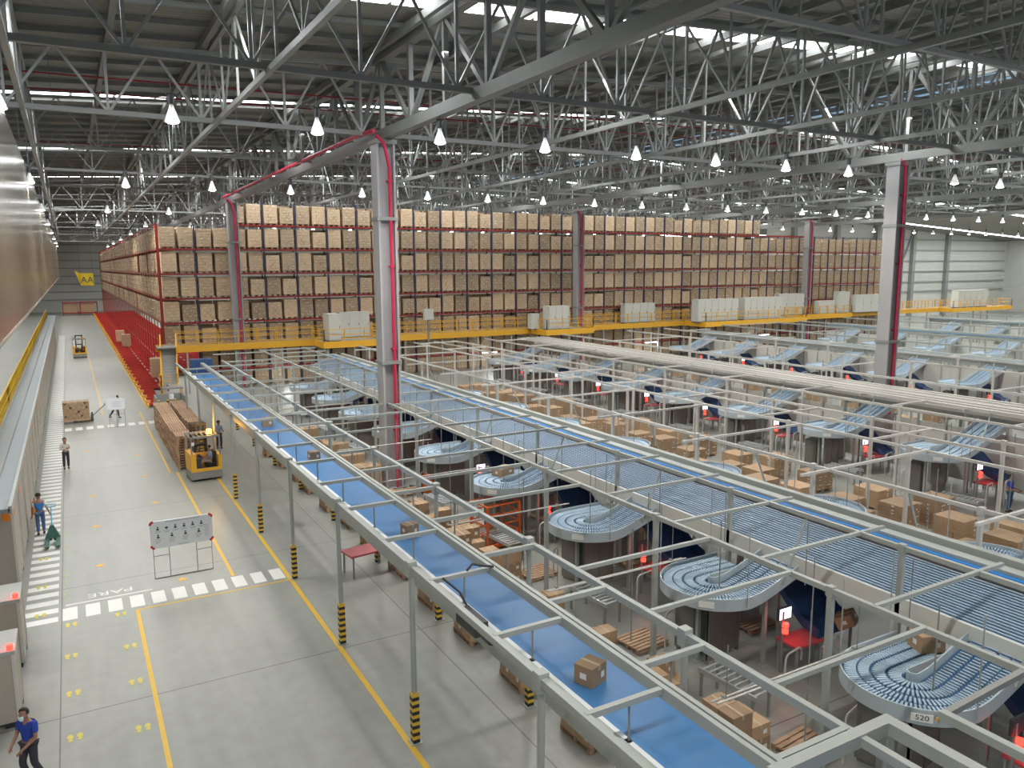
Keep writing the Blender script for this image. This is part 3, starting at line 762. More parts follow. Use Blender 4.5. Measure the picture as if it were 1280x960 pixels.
# near corner frame
t = thing('hanging_frame', 'thick mitred corner frame beams beside the near end of the blue belt', 'frame', (0, 0, 0))
MB().bx(7.6, 10.1, 6.44, 6.62, ZC-.1, ZC+.1).build('cross_beam', 'steel', t)
MB().bx(9.9, 10.1, 3.4, 6.44, ZC-.1, ZC+.1).build('rail', 'steel', t)
MB().bx(9.9, 10.06, 6.44, 6.6, 0, ZC-.1).build('post', 'steel', t)
MB().bar((10.95, 6.25, ZC), (13.3, 6.35, ZC), .1).build('cross_beam', 'grey', t)
MB().bar((10.95, 6.3, ZC), (10.95, 3.2, ZC), .13).build('rail', 'steel', t)
MB().bx(10.88, 11.02, 3.3, 3.44, 0, ZC).build('post', 'steel', t)

# ------------------------------------------------------------------ sorters and roller chutes
SX = [19.2, 39.3, 61.4, 82.5, 103]
def sorter(i, sx, y0, y1, label, both):
    t = thing('sorter_line', label, 'conveyor', (sx, 0, 0))
    MB().bx(-.72, -.56, y0, y1, 3.62, 3.78).build('edge_strip', 'bluestrip' if i == 0 else 'steel_w' if i == 1 else 'litestrip', t)
    for x0, x1, z1 in ((-.54, -.30, 3.86), (.30, .54, 3.86)): MB().bx(x0, x1, y0, y1, 3.2, z1).build('side_channel', 'steel', t)
    MB().bx(-.3, .3, y0, y1, 3.5, 3.62).build('carrier_belt', 'litestrip' if i in (2, 3, 4) else 'grey', t)
    MB().bx(-.12, .12, y0, y1, 3.62, 3.74).build('carrier_rail', 'rim' if i else 'steel', t)
    if not both:
        MB().bx(-.86, -.8, y0, y1, .25, 2.9).build('apron', 'cabinet', t)
        b = MB(); y = y0+.5
        while y < y1: b.bx(-.95, -.86, y, y+.09, 0, 3.3); y += 1.5
        b.build('apron_rib', 'steel', t)
    for sg in ((-1, 1) if both else ()):
        b = MB()
        for k in range(17):
            x = sg*(.74+k*.094); z = 3.5-.0292*k
            b.cyl((x, y0, z), (x, y1, z), .026, 6)
        b.build('roller_shelf', 'roller', t)
        MB().slab([((sg*.7, y0, 3.42), (sg*.7, y1, 3.42)), ((sg*2.3, y0, 2.95), (sg*2.3, y1, 2.95))], .04).build('shelf_tray', 'bed', t)
        MB().bx(min(sg*2.28, sg*2.36), max(sg*2.28, sg*2.36), y0, y1, 2.55, 3.06).build('apron', 'cabinet', t)
    y = y0+2.2
    while y < y1:
        for x in (-.7, .7): MB().bx(x-.08, x+.08, y-.08, y+.08, 0, 3.3).build('leg', 'steel', t)
        MB().bx(-.78, .78, y-.06, y+.06, 3.1, 3.22).build('leg_tie', 'steel', t)
        y += 6.0 if i < 2 else 9
    if i == 1:
        for k in range(6):
            MB().bx(-2.6+k*.52, -2.43+k*.52, y0, y1, 4.16+.02*(k % 3), 4.30+.02*(k % 3)).build('pale_rail', 'steel_w', t)
        y = y0+1
        while y < y1: MB().bx(-2.7, .5, y-.05, y+.05, 4.05, 4.16).build('rail_tie', 'steel_w', t); y += 5.6
    return t
sorter(0, SX[0], 3.4, 64, 'first sorter line from the blue belt, with bright blue edge strip', True)
sorter(1, SX[1], 9, 64, 'second sorter line topped by a bundle of pale rails', False)
sorter(2, SX[2], 20, 65, 'third sorter line with light blue carrier belt', False)
sorter(3, SX[3], 30, 65, 'fourth sorter line far across the sorting floor', False)
sorter(4, SX[4], 40, 65, 'outermost sorter line close to the end wall', False)

RI, RO = .14, 1.42
def sz(x): return 0 if x < 0 else (.36*x - .12*(1-math.exp(-3*x)))      # rising straight arm
def arc(r, n=20): return [(-r*sin(pi*k/n), -r*cos(pi*k/n), 0) for k in range(n+1)]
def chute_meshes(SL, tail):
    xsn = [SL*(1-k/8) for k in range(9)]
    rows_ = [((x, -RI, sz(x)), (x, -RO, sz(x))) for x in xsn]
    rows_ += [(a, c) for a, c in zip(arc(RI), arc(RO))] + [((x, RI, 0), (x, RO, 0)) for x in (.8, 1.5)]
    bed_me = MB().slab(rows_, .05).mesh('bed', ['bed'])
    b = MB(); bands = [(.22, .47), (.54, .79), (.86, 1.08), (1.12, 1.36)]
    for r0, r1 in bands:
        rm = (r0+r1)/2; n = max(14, int(pi*rm/.085))
        for k in range(n):
            t_ = pi*(k+.5)/n; d = Vector((-sin(t_), -cos(t_), 0))
            w = .028
            b.cyl(d*r0+Vector((0, 0, .03)), d*r1+Vector((0, 0, .03)), w, 5)
        x = .04
        while x < SL: b.cyl((x, -r0, sz(x)+.03), (x, -r1, sz(x)+.03), .028, 5); x += .085
        x = .04
        while x < 1.48: b.cyl((x, r0, .03), (x, r1, .03), .028, 5); x += .085
    roller_me = b.mesh('rollers', ['roller'])
    p_out = [(x, -RO-.02, sz(x)) for x in [SL+tail]+xsn] + arc(RO+.02, 24)[1:] + [(1.55, RO+.02, 0)]
    p_in = [(x, -RI+.02, sz(x)) for x in xsn] + arc(RI-.02, 8)[1:] + [(1.55, RI-.02, 0)]
    rim_me = MB().wall(p_out, -.2, .13, .035).mesh('outer_rim', ['rim'])
    inn_me = MB().wall(p_in, -.05, .2, .03).mesh('inner_rim', ['rim'])
    return bed_me, roller_me, rim_me, inn_me
CM_A = chute_meshes(2.5, .75); CM_B = chute_meshes(3.35, .05)
pl_me = MB().add([(-.20, 0, -.085), (.20, 0, -.085), (.20, 0, .085), (-.20, 0, .085), (-.20, .012, -.085), (.20, .012, -.085), (.20, .012, .085), (-.20, .012, .085)],
                 [(0, 1, 2, 3), (7, 6, 5, 4), (0, 4, 5, 1), (1, 5, 6, 2), (2, 6, 7, 3), (3, 7, 4, 0)]).mesh('number_plate', ['label'])
ZU = 2.2
leg_me = MB().bx(-.05, .05, -.05, .05, -ZU, -.04).bx(-.12, .12, -.12, .12, -ZU, -ZU+.02).mesh('support_leg', ['steel'])
rod_me = MB().cyl((0, 0, -.1), (0, 0, ZC-ZU), .016, 6).mesh('hanger_rod', ['steel'])
brc_me = MB().bar((1.1, -RO-.08, .25), (1.9, -RO-.08, 2.0), .05).mesh('brace', ['steel'])
def make_chute(ms):
    bed_me, roller_me, rim_me, inn_me = ms
    t = bpy.data.objects.new('roller_chute', None); C.objects.link(t); tag(t, '', 'chute')
    place('bed', bed_me, t); place('rollers', roller_me, t); place('outer_rim', rim_me, t); place('inner_rim', inn_me, t)
    a = radians(50); pl = place('number_plate', pl_me, t, (-(RO+.065)*sin(a), -(RO+.065)*cos(a), -.03)); pl.rotation_euler.z = -a
    for x, y in ((-.5, .0), (.9, -1.1), (.9, 1.1)): place('support_leg', leg_me, t, (x, y, 0))
    for x, y in ((-.2, -RO-.06), (-1.0, 1.07), (1.3, RO+.06)): place('hanger_rod', rod_me, t, (x, y, 0))
    place('brace', brc_me, t)
    return t
CH = make_chute(CM_A); CHB = None; first = True
ROWS = [(15.1, [3.35+6.0*k for k in range(10)], 'first'), (35.2, [15.6+6.05*k for k in range(9)], 'second'),
        (57.3, [27.6+6.05*k for k in range(7)], 'third'), (78.4, [37.6+6.05*k for k in range(5)], 'fourth'), (98.9, [43.6+6.05*k for k in range(4)], 'outermost')]
rowtext = {'first': 'of the first sorter', 'second': 'of the second sorter', 'third': 'of the third sorter', 'fourth': 'of the fourth sorter', 'outermost': 'of the outermost sorter'}
chutes = []
for ri, (cx, ys, nm) in enumerate(ROWS):
    for k, y in enumerate(ys):
        lab = 'curved blue roller chute %s, %s from the camera' % (rowtext[nm], nth(k+1))
        if ri == 0 and k == 1: lab = 'large curved blue roller chute with plate 520 by the near frame corner'
        loc = (cx, y, ZU)
        if first: CH.location = loc; CH['label'] = lab; CH['group'] = 'curved roller chutes'; o = CH; first = False
        elif ri and CHB is None:
            CHB = make_chute(CM_B); CHB.location = loc; CHB['label'] = lab; CHB['group'] = 'curved roller chutes'; o = CHB
        else: o = dup(CHB if ri else CH, loc, 0, lab, 'curved roller chutes')
        if ri == 0 and k == 1:
            pl = [c for c in o.children if c.name.startswith('number_plate')][0]
            text('520', 'lettering', .15, 'inkd', pl, Matrix.Translation((0, -.004, 0)) @ Matrix.Rotation(pi/2, 4, 'X') @ Matrix.Diagonal((1.15, 1, 1, 1)), .001)
            MB().bx(-.95, -.72, -1.16, -1.13, -.0, .07).build('warning_sticker', 'painto', o, (-.06, -.02, -.03))
for k in range(8):
    y = 6.3+6.0*k
    dup(CH, (23.3, y, ZU), pi, 'curved blue roller chute facing away from the belt behind first sorter, %s from the camera' % nth(k+1), 'curved roller chutes')

# stations under the chutes
def make_station():
    t = bpy.data.objects.new('packing_station', None); C.objects.link(t); tag(t, '', 'table')
    MB().bx(-.55, .55, -.38, .38, .84, .9).build('tabletop', 'tablered_and_glow', t)  # red lamp glow put into the tabletop colour
    for x in (-.5, .46):
        for y in (-.33, .29): MB().bx(x, x+.05, y, y+.05, 0, .84).build('leg', 'steel', t)
    MB().bx(-.62, -.56, .1, .16, 0, 1.75).build('lamp_post', 'grey', t)
    for z in (1.18, 1.36): MB().cyl((-.59, .02, z), (-.59, .02, z+.1), .085, 10).build('warning_lamp', 'glowred', t)
    mo = MB().bx(-.75, -.25, .12, .18, 1.5, 1.86).build('monitor', 'dark', t)
    MB().bx(-.72, -.28, .112, .12, 1.53, 1.83).build('screen', 'dark', mo)
    return t
ST = make_station(); ST2 = None; fst = True
slide = MB(); prof = [(0, 2.05), (-.35, 1.85), (-.8, 1.45), (-1.25, 1.12), (-1.8, .97)]
slide.slab([((-.75, y, z), (.75, y, z)) for y, z in prof], .05)
slide.wall([(-.75, y, z) for y, z in prof], -.05, .22, .04); slide.wall([(.75, y, z) for y, z in prof], -.05, .22, .04)
slide_me = slide.mesh('slide_tray', ['slide'])
sl1 = MB().bx(-.03, .03, -.03, .03, 0, 1.82).mesh('leg', ['grey']); sl2 = MB().bx(-.03, .03, -.03, .03, 0, .92).mesh('leg', ['grey'])
hoop = []
for p in [(0, 0, 0), (0, 0, .95)]: hoop.append(p)
hoop += [(.03, 0, 1.08), (.12, 0, 1.14), (.68, 0, 1.14), (.77, 0, 1.08), (.8, 0, .95), (.8, 0, .75)]
hoop_me = MB().tube(hoop, .028, 6).mesh('pipe_barrier', ['steel_w'])
scr = MB().bx(-.7, .7, -.03, .03, .12, 1.75)
for x in (-.7, 0, .66): scr.bx(x, x+.05, -.05, .05, 0, 1.8)
scr_me = scr.mesh('screen_panel', ['olive'])
where = {0: 'under the first chute row', 1: 'under the second chute row', 2: 'under the third chute row'}
for ri, (cx, ys, nm) in enumerate(ROWS[:3]):
    for k, y in enumerate(ys):
        lab = 'lamp-glow tinted packing table with red lamps %s, %s from the camera' % (where[ri], nth(k+1))
        loc = (cx+1.6, y-1.75, 0)
        if fst: ST.location = loc; ST['label'] = lab; ST['group'] = 'packing stations'; s = ST; fst = False
        else: s = dup(ST, loc, 0, lab, 'packing stations')
        if k % 3 == 2 or ri == 1:
            for c in s.children:
                if c.name.startswith('monitor'):
                    for g in c.children: g.data = g.data.copy(); g.data.materials[0] = M['screen']
        if ri < 2: bulb('warning_glow', s, (-.3, -.05, 1.3), 2.2 if ri == 0 else 2.5, (1, .05, .06), size=.06)
        t = thing('chute_slide', 'navy blue sheet slide %s, %s from the camera' % (where[ri], nth(k+1)), 'slide', (cx+2.7, y-.25, 0), 0, 'navy slides')
        place('slide_tray', slide_me, t); [place('leg', m_, t, (x_, y_, 0)) for x_ in (-.7, .7) for m_, y_ in ((sl1, -.36), (sl2, -1.72))]
        for q, (dx, dy, rz) in enumerate(((.1, -2.55, .2), (1.5, -2.6, .2), (-.9, .9, .25))):
            o = place('pipe_barrier', hoop_me, None, (cx+dx, y+dy, 0), rz)
            tag(o, 'bent grey pipe hoop %s, %s spot at the %s bay' % (where[ri], nth(q+1), nth(k+1)), 'barrier', 'pipe hoops')
        o = place('screen_panel', scr_me, None, (cx+.25, y-.2, 0), .15)
        tag(o, 'dark grey sheet panel on posts %s, bay %s from the camera' % (where[ri], nth(k+1)), 'panel', 'grey sheet panels')

# ------------------------------------------------------------------ cartons, pallets
pal = MB()
for k in range(7): pal.bx(-.6, .6, -.5+k*.15, -.5+k*.15+.105, .12, .142)
for x in (-.6, -.05, .5):
    pal.bx(x, x+.1, -.5, .5, .098, .12)
    for y in (-.5, -.06, .38): pal.bx(x, x+.1, y, y+.12, .022, .098)
for y in (-.5, -.05, .4): pal.bx(-.6, .6, y, y+.1, 0, .022)
pal_me = pal.mesh('wooden_pallet', ['wood'])
def carton_mesh(w, d, h):
    b = MB().bx(-w/2, w/2, -d/2, d/2, 0, h)
    b.bx(-.03, .03, -d/2-.002, d/2+.002, h*.75, h+.003, 1)
    b.bx(-w/2-.002, -w/2+.01, -.06, .06, h*.35, h*.65, 2)
    b.bx(w*.12, w*.32, -d/2-.003, -d/2+.01, h*.3, h*.6, 2)
    return b.mesh('carton', ['carton_n', 'tape', 'label'])
CM = [carton_mesh(.58, .48, .40), carton_mesh(.56, .47, .33), carton_mesh(.4, .34, .28)]
rc = random.Random(11)
CORN = ['aisle side near corner', 'inner near corner', 'aisle side far corner', 'inner far corner']
def pile(x, y, rz, layers, where_, grp, miss=.0):
    o = place('wooden_pallet', pal_me, None, (x, y, 0), rz); tag(o, 'wooden pallet holding cartons, %s' % where_, 'pallet', 'pallets on the sorting floor')
    z = .144; ca, sa = cos(rz), sin(rz)
    for L_ in range(layers):
        me = CM[0] if L_ % 2 == 0 else CM[1]; hh = .40 if L_ % 2 == 0 else .33
        for q in range(4):
            if L_ == layers-1 and L_ > 0 and rc.random() < .35+miss: continue
            lx = (-.295 if q % 2 == 0 else .295)+rc.uniform(-.006, .006); ly = (-.245 if q < 2 else .245)+rc.uniform(-.006, .006)
            c = place('carton', me, None, (x+lx*ca-ly*sa, y+lx*sa+ly*ca, z), rz+rc.uniform(-.008, .008)+(pi if rc.random() < .5 else 0))
            tag(c, 'brown carton, %s layer %s, %s' % (nth(L_+1), CORN[q], where_), 'carton', grp)
        z += hh+.002
n = 0
for k in range(13):
    y = 10.9+k*2.95+rc.uniform(-.2, .2)
    pile(9.95+rc.uniform(-.1, .1), y, pi/2+rc.uniform(-.04, .04), rc.choice((1, 1, 2)), '%s pallet below the belt' % nth(k+1), 'cartons beneath the blue belt')
for k in range(14):
    y = 11.6+k*2.75+rc.uniform(-.3, .3)
    pile(12.2+rc.uniform(-.15, .2), y, rc.uniform(-.06, .06), rc.choice((2, 3, 3)), '%s pallet before first chutes' % nth(k+1), 'cartons before the first chutes')
for k in range(6):
    y = 11.9+k*6.0
    pile(19.2+rc.uniform(-.1, .3), y, rc.uniform(-.06, .06), rc.choice((1, 2)), '%s pallet under first sorter' % nth(k+1), 'cartons under the first sorter')
def bare(x, y, rz, label, z=0): o = place('wooden_pallet', pal_me, None, (x, y, z), rz); return tag(o, label, 'pallet', 'bare wooden pallets')
for k in range(9):
    bare(13.9, 11.0+k*5.95, .1, 'bare wooden pallet on floor before chute, %s bay from the camera' % nth(k+1))
    bare(17.6, 16.2+k*5.95, .05, 'bare wooden pallet behind the navy slide, %s bay from the camera' % nth(k+1), 0)
for k in range(9):
    y = 9.4+k*5.6
    t = thing('air_pipe', 'pair of thin pale pipes crossing below the frame grid, %s from the camera' % nth(k+1), 'pipe', (9.45, y, 3.3), 0, 'pale pipe pairs')
    MB().cyl((0, 0, 0), (4.3, 0, 0), .02, 6).build('pipe_run', 'steel_w', t); MB().cyl((0, .16, -.05), (4.3, .16, -.05), .02, 6).build('pipe_run', 'steel_w', t)
    MB().cyl((.3, .08, 0), (.3, .08, 1.0), .012, 4).bx(.27, .33, -.03, .19, -.02, .0).build('hanger', 'grey', t); MB().cyl((3.9, .08, 0), (3.9, .08, 1.0), .012, 4).bx(3.87, 3.93, -.03, .19, -.02, 0).build('hanger', 'grey', t)
for k in range(10):
    for q in range(rc.choice((2, 3, 4, 5))):
        bare(11.05+rc.uniform(-.03, .03), 13.2+k*4.2, pi/2+rc.uniform(-.03, .03), 'bare wooden pallet, %s up in %s small stack between belt and chutes' % (nth(q+1), nth(k+1)), q*.1445)
# dark machine cabinets and flat roller tables in the bays
mc = MB().bx(-.4, .4, -.3, .3, .08, 1.55).bx(-.36, .36, -.26, .26, 0, .08); mc_me = mc.mesh('machine_cabinet', ['olive'])
md_ = MB().bx(-.37, .37, -.32, -.3, .15, 1.48); md_me = md_.mesh('door', ['grey'])
rt_me = MB()
for k in range(9): rt_me.cyl((-.28, -.8+k*.2, .72), (.28, -.8+k*.2, .72), .035, 6)
rt_me.bx(-.34, -.28, -.9, .9, .64, .76).bx(.28, .34, -.9, .9, .64, .76); rt_me = rt_me.mesh('roller_bed', ['galv'])
rl_me = MB()
for x in (-.31, .31):
    for y in (-.8, .8): rl_me.bx(x-.03, x+.03, y-.03, y+.03, 0, .64)
rl_me = rl_me.mesh('leg_frame', ['grey'])
for ri, (cx, ys, nm) in enumerate(ROWS[:3]):
    for k, y in enumerate(ys):
        o = place('machine_cabinet', mc_me, None, (cx+2.5, y+1.2, 0), .05); tag(o, 'dark grey machine cabinet %s, bay %s from the camera' % (where[ri], nth(k+1)), 'cabinet', 'machine cabinets in the bays'); place('door', md_me, o)
        o = place('machine_cabinet', mc_me, None, (cx-.1, y+.7, 0), .3); tag(o, 'dark grey machine cabinet below curve of chute %s, bay %s' % (where[ri][6:], nth(k+1)), 'cabinet', 'machine cabinets in the bays'); place('door', md_me, o)
        t = thing('roller_table', 'small grey roller table %s, bay %s from the camera' % (where[ri], nth(k+1)), 'table', (cx-1.3, y-2.2, 0), .1, 'roller tables in the bays'); place('roller_bed', rt_me, t); place('leg_frame', rl_me, t)
# far carton loads between the rows (small in the picture)
mid = []
for x, y0, y1, pit, s in ((25.4, 12, 62, 2.3, 'just past the first sorter'), (27.6, 13, 62, 2.5, 'beside the first pale frame posts'), (29.6, 15, 62, 2.4, 'in the middle of the sorting floor'), (31.6, 16, 62, 2.9, 'before the second chutes'), (43.5, 24, 62, 2.9, 'just beyond the second sorter'), (47, 25, 62, 3.1, 'between second sorter and third chutes'), (52.4, 29, 62, 3.3, 'before the third chutes')):
    y = y0; k = 1
    while y < y1:
        if abs(x-43.4) < 1 and abs(y-30) < 1.6: y += 2.4; continue
        me, pm = LMF[k % 2]
        o = place('carton_load', me, None, (x+rc.uniform(-.2, .2), y, 0), rc.choice((0, pi/2))); o.scale = (1, 1, rc.choice((.45, .6, .75)))
        tag(o, 'low brown carton load %s, %s from the camera' % (s, nth(k)), 'pallet load', 'carton loads on the sorting floor'); place('pallet', pm, o)
        y += pit+rc.uniform(-.3, .3); k += 1
# cartons riding on the belt
for i, (x, y, s, rz) in enumerate(((7.66, 10.75, 1.15, .35), (7.8, 19.7, 1.0, .2), (7.85, 29.7, 1.0, .1), (7.72, 37.3, 1.25, -.1))):
    o = place('carton', CM[2], None, (x, y, 3.585), rz); o.scale = (s, s, s*1.15)
    tag(o, 'brown taped carton riding on the blue belt, %s from the camera' % nth(i+1), 'carton', 'cartons riding on the belt')
o = place('carton', CM[0], None, (16.55, 10.0, 2.25), -.35); tag(o, 'flat brown carton resting at the outlet of chute 520', 'carton')
o = place('carton', CM[0], None, (15.5, 28.3, 2.25), .4); o.scale = (1.5, 1.1, .8); tag(o, 'long brown carton lying on the fifth roller chute', 'carton')
o = place('carton', CM[1], None, (17.9, 13.0, 1.25), .5); o.rotation_euler.x = -.5; tag(o, 'tilted brown carton sliding down the navy slide of second bay', 'carton')

# orange stacker and cage
t = thing('pallet_stacker', 'orange pallet stacker parked by the foot of the tall column', 'forklift', (14.8, 34.2, 0), .5)
MB().bx(-.4, .4, -.35, .35, .12, .75).bx(-.38, -.1, -.3, .3, .75, 1.05).build('body', 'ormach', t)
MB().bx(-.4, -.3, .35, .45, 0, 1.9).bx(.3, .4, .35, .45, 0, 1.9).bx(-.3, .3, .37, .43, 1.8, 1.9).bx(-.3, .3, .37, .43, .9, 1.0).build('mast', 'dark', t)
for x in (-.3, .15): MB().bx(x, x+.15, .45, 1.6, .06, .13).build('fork', 'dark', t)
for x in (-.34, .26): MB().cyl((x, 0, .1), (x+.1, 0, .1), .1, 10).build('wheel', 'rubber', t)
t = thing('wire_cage', 'orange red steel cage trolley holding cartons below fifth chute', 'cage', (14.1, 26.4, 0), .1)
b = MB()
for x in (-.75, .75):
    for y in (-.6, .6): b.bx(x-.04, x+.04, y-.04, y+.04, .1, 1.8)
b.build('post', 'ormach', t)
b = MB()
for z in (.2, .6, 1.0, 1.4, 1.78):
    for y in (-.6, .6): b.bx(-.75, .75, y-.02, y+.02, z, z+.04)
    for x in (-.75, .75): b.bx(x-.02, x+.02, -.6, .6, z, z+.04)
b.build('side_grating', 'ormach', t); MB().bx(-.75, .75, -.6, .6, .1, .18).build('base', 'ormach', t)
for x in (-.65, .6):
    for y in (-.5, .5): MB().cyl((x, y, .05), (x+.05, y, .05), .05, 8).build('wheel', 'rubber', t)
o = place('carton', CM[0], None, (13.85, 26.3, .185), .1); tag(o, 'brown carton inside the orange red cage, column side', 'carton')
o = place('carton', CM[0], None, (14.45, 26.4, .185), .1); tag(o, 'brown carton inside the orange red cage, chute side', 'carton')
t = thing('packing_table', 'red topped low table standing under the blue belt', 'table', (8.7, 26.3, 0), .15)
MB().bx(-.8, .8, -.45, .45, .8, .86).build('tabletop', 'tablered_and_glow', t)
for x in (-.72, .68):
    for y in (-.4, .36): MB().bx(x, x+.05, y, y+.05, 0, .8).build('leg', 'grey', t)

# ------------------------------------------------------------------ stacks of empty pallets, pallet trucks, boards
rs = random.Random(5)
for cx, ys, s in ((4.95, [46.1+1.22*k for k in range(11)], 'aisle side row'), (6.05, [50.0+1.22*k for k in range(8)], 'belt side row')):
    for k, y in enumerate(ys):
        for q in range(12 if k else 13):
            o = place('wooden_pallet', pal_me, None, (cx+rs.uniform(-.03, .03), y+rs.uniform(-.02, .02), q*.1445), pi/2+rs.uniform(-.015, .015)); o.scale = (.98, .86, 1)
            tag(o, 'empty wooden pallet, %s up in %s stack, %s by reach truck' % (nth(q+1), nth(k+1), s), 'pallet', 'stacked empty pallets')

def board(x0, x1, y, z0, z1, label, cols, red=True):
    t = thing('notice_board', label, 'sign', (x0, y, 0)); W = x1-x0
    r = .12; pts = []
    for cx, cz, a0 in ((W-r, z1-r, 0), (r, z1-r, 90), (r, z0+r, 180), (W-r, z0+r, 270)):
        for k in range(4): a = radians(a0+k*30); pts.append((cx+r*cos(a), cz+r*sin(a)))
    pn = MB(); n_ = len(pts)
    pn.add([(x, -.025, z) for x, z in pts]+[(x, .025, z) for x, z in pts], [tuple(range(n_)), tuple(range(2*n_-1, n_-1, -1))]+[(k, n_+k, n_+(k+1) % n_, (k+1) % n_) for k in range(n_)])
    pn.build('panel', 'white', t)
    if red:
        for cx, cz, a0 in ((W-r, z1-r, 0), (r, z1-r, 90), (r, z0+r, 180), (W-r, z0+r, 270)):
            q = [(cx+(r+.03)*cos(radians(a0+k*22.5)), cz+(r+.03)*sin(radians(a0+k*22.5))) for k in range(5)]
            c_ = [(cx+(r-.05)*cos(radians(a0+k*22.5)), cz+(r-.05)*sin(radians(a0+k*22.5))) for k in range(5)]
            vs = [(x, -.03, z) for x, z in q+c_]+[(x, .03, z) for x, z in q+c_]
            b = MB(); fs = []
            for k in range(4): fs += [(k, 5+k, 6+k, k+1), (10+k, 11+k, 16+k, 15+k)]
            fs += [(k, k+1, 11+k, 10+k) for k in range(4)]+[(5+k, 15+k, 16+k, 6+k) for k in range(4)]+[(0, 10, 15, 5), (4, 9, 19, 14)]
            b.add(vs, fs).build('corner', 'signred', t)
        ic = MB(); ln = MB(); tt = MB()
        tt.bx(W*.24, W*.80, -.029, -.025, z1-.07, z1-.045); tt.bx(W*.42, W*.6, -.029, -.025, z0+.04, z0+.06)
        for row, (zz, n) in enumerate(((z1-.28, 6), (z0+.42, 4))):
            for k in range(n):
                cx = .25+k*(W-.45)/(n-.4)
                if row == 0 and k == 1: ic.prism([(cx-.07, zz+.03), (cx, zz-.05), (cx+.07, zz+.03), (cx, zz+.05)], .025, .03)
                else:
                    ic.prism(ell(cx, zz+.06, .03, .03, 8), .025, .03); ic.prism([(cx-.05, zz-.05), (cx+.05, zz-.05), (cx+.035, zz+.02), (cx-.035, zz+.02)], .025, .03)
                for j in range(4 if row else 2): ln.bx(cx-.11+.02*(j % 2), cx+.11-.025*j, -.029, -.025, zz-.10-j*.045, zz-.085-j*.045)
        cx = W-.2
        for j in range(9): ln.bx(cx-.08, cx+.07, -.029, -.025, z0+.2+j*.05, z0+.212+j*.05)
        ic_o = ic.build('pictogram', 'inkd', t); ic_o.rotation_euler = (pi/2, 0, 0)
        ln.build('small_lettering', 'ink', t); tt.build('heading', 'ink', t)
    else:
        for j in range(4): MB().bx(W*.25, W*.75, -.029, -.025, z0+.2+j*.11, z0+.22+j*.11).build('text_line', 'ink', t)
    for a, c in ((.06, .58), (W-.58, W-.06)):
        MB().cyl((a, 0, 0), (a, 0, z0+.05), .012, 6).cyl((c, 0, 0), (c, 0, z0+.05), .012, 6).cyl((a, 0, z0*.75), (c, 0, z0*.75), .012, 6).build('leg_frame', 'grey', t)
    MB().cyl((.06, 0, .02), (W-.06, 0, .02), .015, 6).build('foot_bar', 'grey', t)
    return t
board(1.84, 3.92, 29.4, 1.13, 2.12, 'white notice board with pictograms and red corners standing by the crossing', 6)
board(1.72, 2.82, 60.3, 1.25, 2.05, 'small white rounded notice board on legs at the far crossing', 4, False)

def reach_truck(loc, rz, label, beacon):
    t = thing('reach_truck', label, 'forklift', loc, rz, 'reach trucks')
    b = MB().prism([(-.76, 0), (.76, 0), (.76, 1.5), (.6, 1.7), (-.6, 1.7), (-.76, 1.5)], .1, .5); b.bx(-.7, .7, -.06, 0, .12, .42); b.build('chassis', 'grey', t)
    MB().bx(-.76, -.5, .0, 1.5, .5, 1.45).build('battery_panel', 'yellow', t)
    MB().bx(.6, .76, .0, 1.5, .5, 1.3).bx(-.5, .6, 0, .08, .5, .66).bx(-.5, .6, 1.35, 1.5, .5, 1.2).build('body_panel', 'yellow', t)
    MB().bx(.1, .58, .45, 1.1, .5, .82).bx(.46, .6, .45, 1.1, .82, 1.4).build('seat', 'black', t)
    MB().bx(-.5, -.2, .3, 1.2, .5, 1.15).build('dashboard', 'dark', t)
    MB().cyl((-.2, .6, 1.15), (-.15, .6, 1.22), .16, 12).build('steering_wheel', 'black', t)
    b = MB()
    for x in (-.72, .68):
        for y in (.04, 1.4): b.bx(x, x+.07, y, y+.07, 1.2, 2.28)
    for k in range(7): b.bx(-.72+k*.23, -.68+k*.23, .04, 1.47, 2.28, 2.33)
    b.bx(-.75, .75, .02, .1, 2.26, 2.36).bx(-.75, .75, 1.42, 1.5, 2.26, 2.36).build('overhead_guard', 'grey', t)
    b = MB()
    for x in (-.42, .3): b.bx(x, x+.12, 1.72, 1.95, .1, 2.75)
    for z in (.5, 1.5, 2.6): b.bx(-.42, .42, 1.75, 1.9, z, z+.12)
    b.build('mast', 'black', t)
    for x in (-.4, .26): MB().bx(x, x+.14, 1.95, 3.0, .12, .17).bx(x, x+.14, 1.93, 1.99, .12, .7).build('fork', 'dark', t)
    for x in (-.74, .58):
        MB().cyl((x, .35, .15), (x+.16, .35, .15), .15, 12).build('wheel', 'rubber', t)
        MB().cyl((x, 1.55, .13), (x+.16, 1.55, .13), .13, 12).build('wheel', 'rubber', t)
    if beacon:
        MB().cyl((.35, .75, 2.33), (.35, .75, 2.55), .13, 12).build('beacon', 'beacon', t)
        bulb('beacon_glow', t, (.35, .75, 2.75), 45, (1, .5, .06), size=.14)
    else: MB().cyl((.35, .75, 2.33), (.35, .75, 2.48), .07, 10).build('beacon', 'orange', t)
    MB().box((-.62, .02, 2.0), (.12, .1, .16)).build('work_lamp', 'label', t)
    return t
reach_truck((5.58, 42.4, 0), .06, 'yellow and grey reach truck with amber beacon beside the pallet stacks', True)
reach_truck((.62, 110.6, 0), 0, 'distant yellow reach truck driving along the middle of the aisle', False)

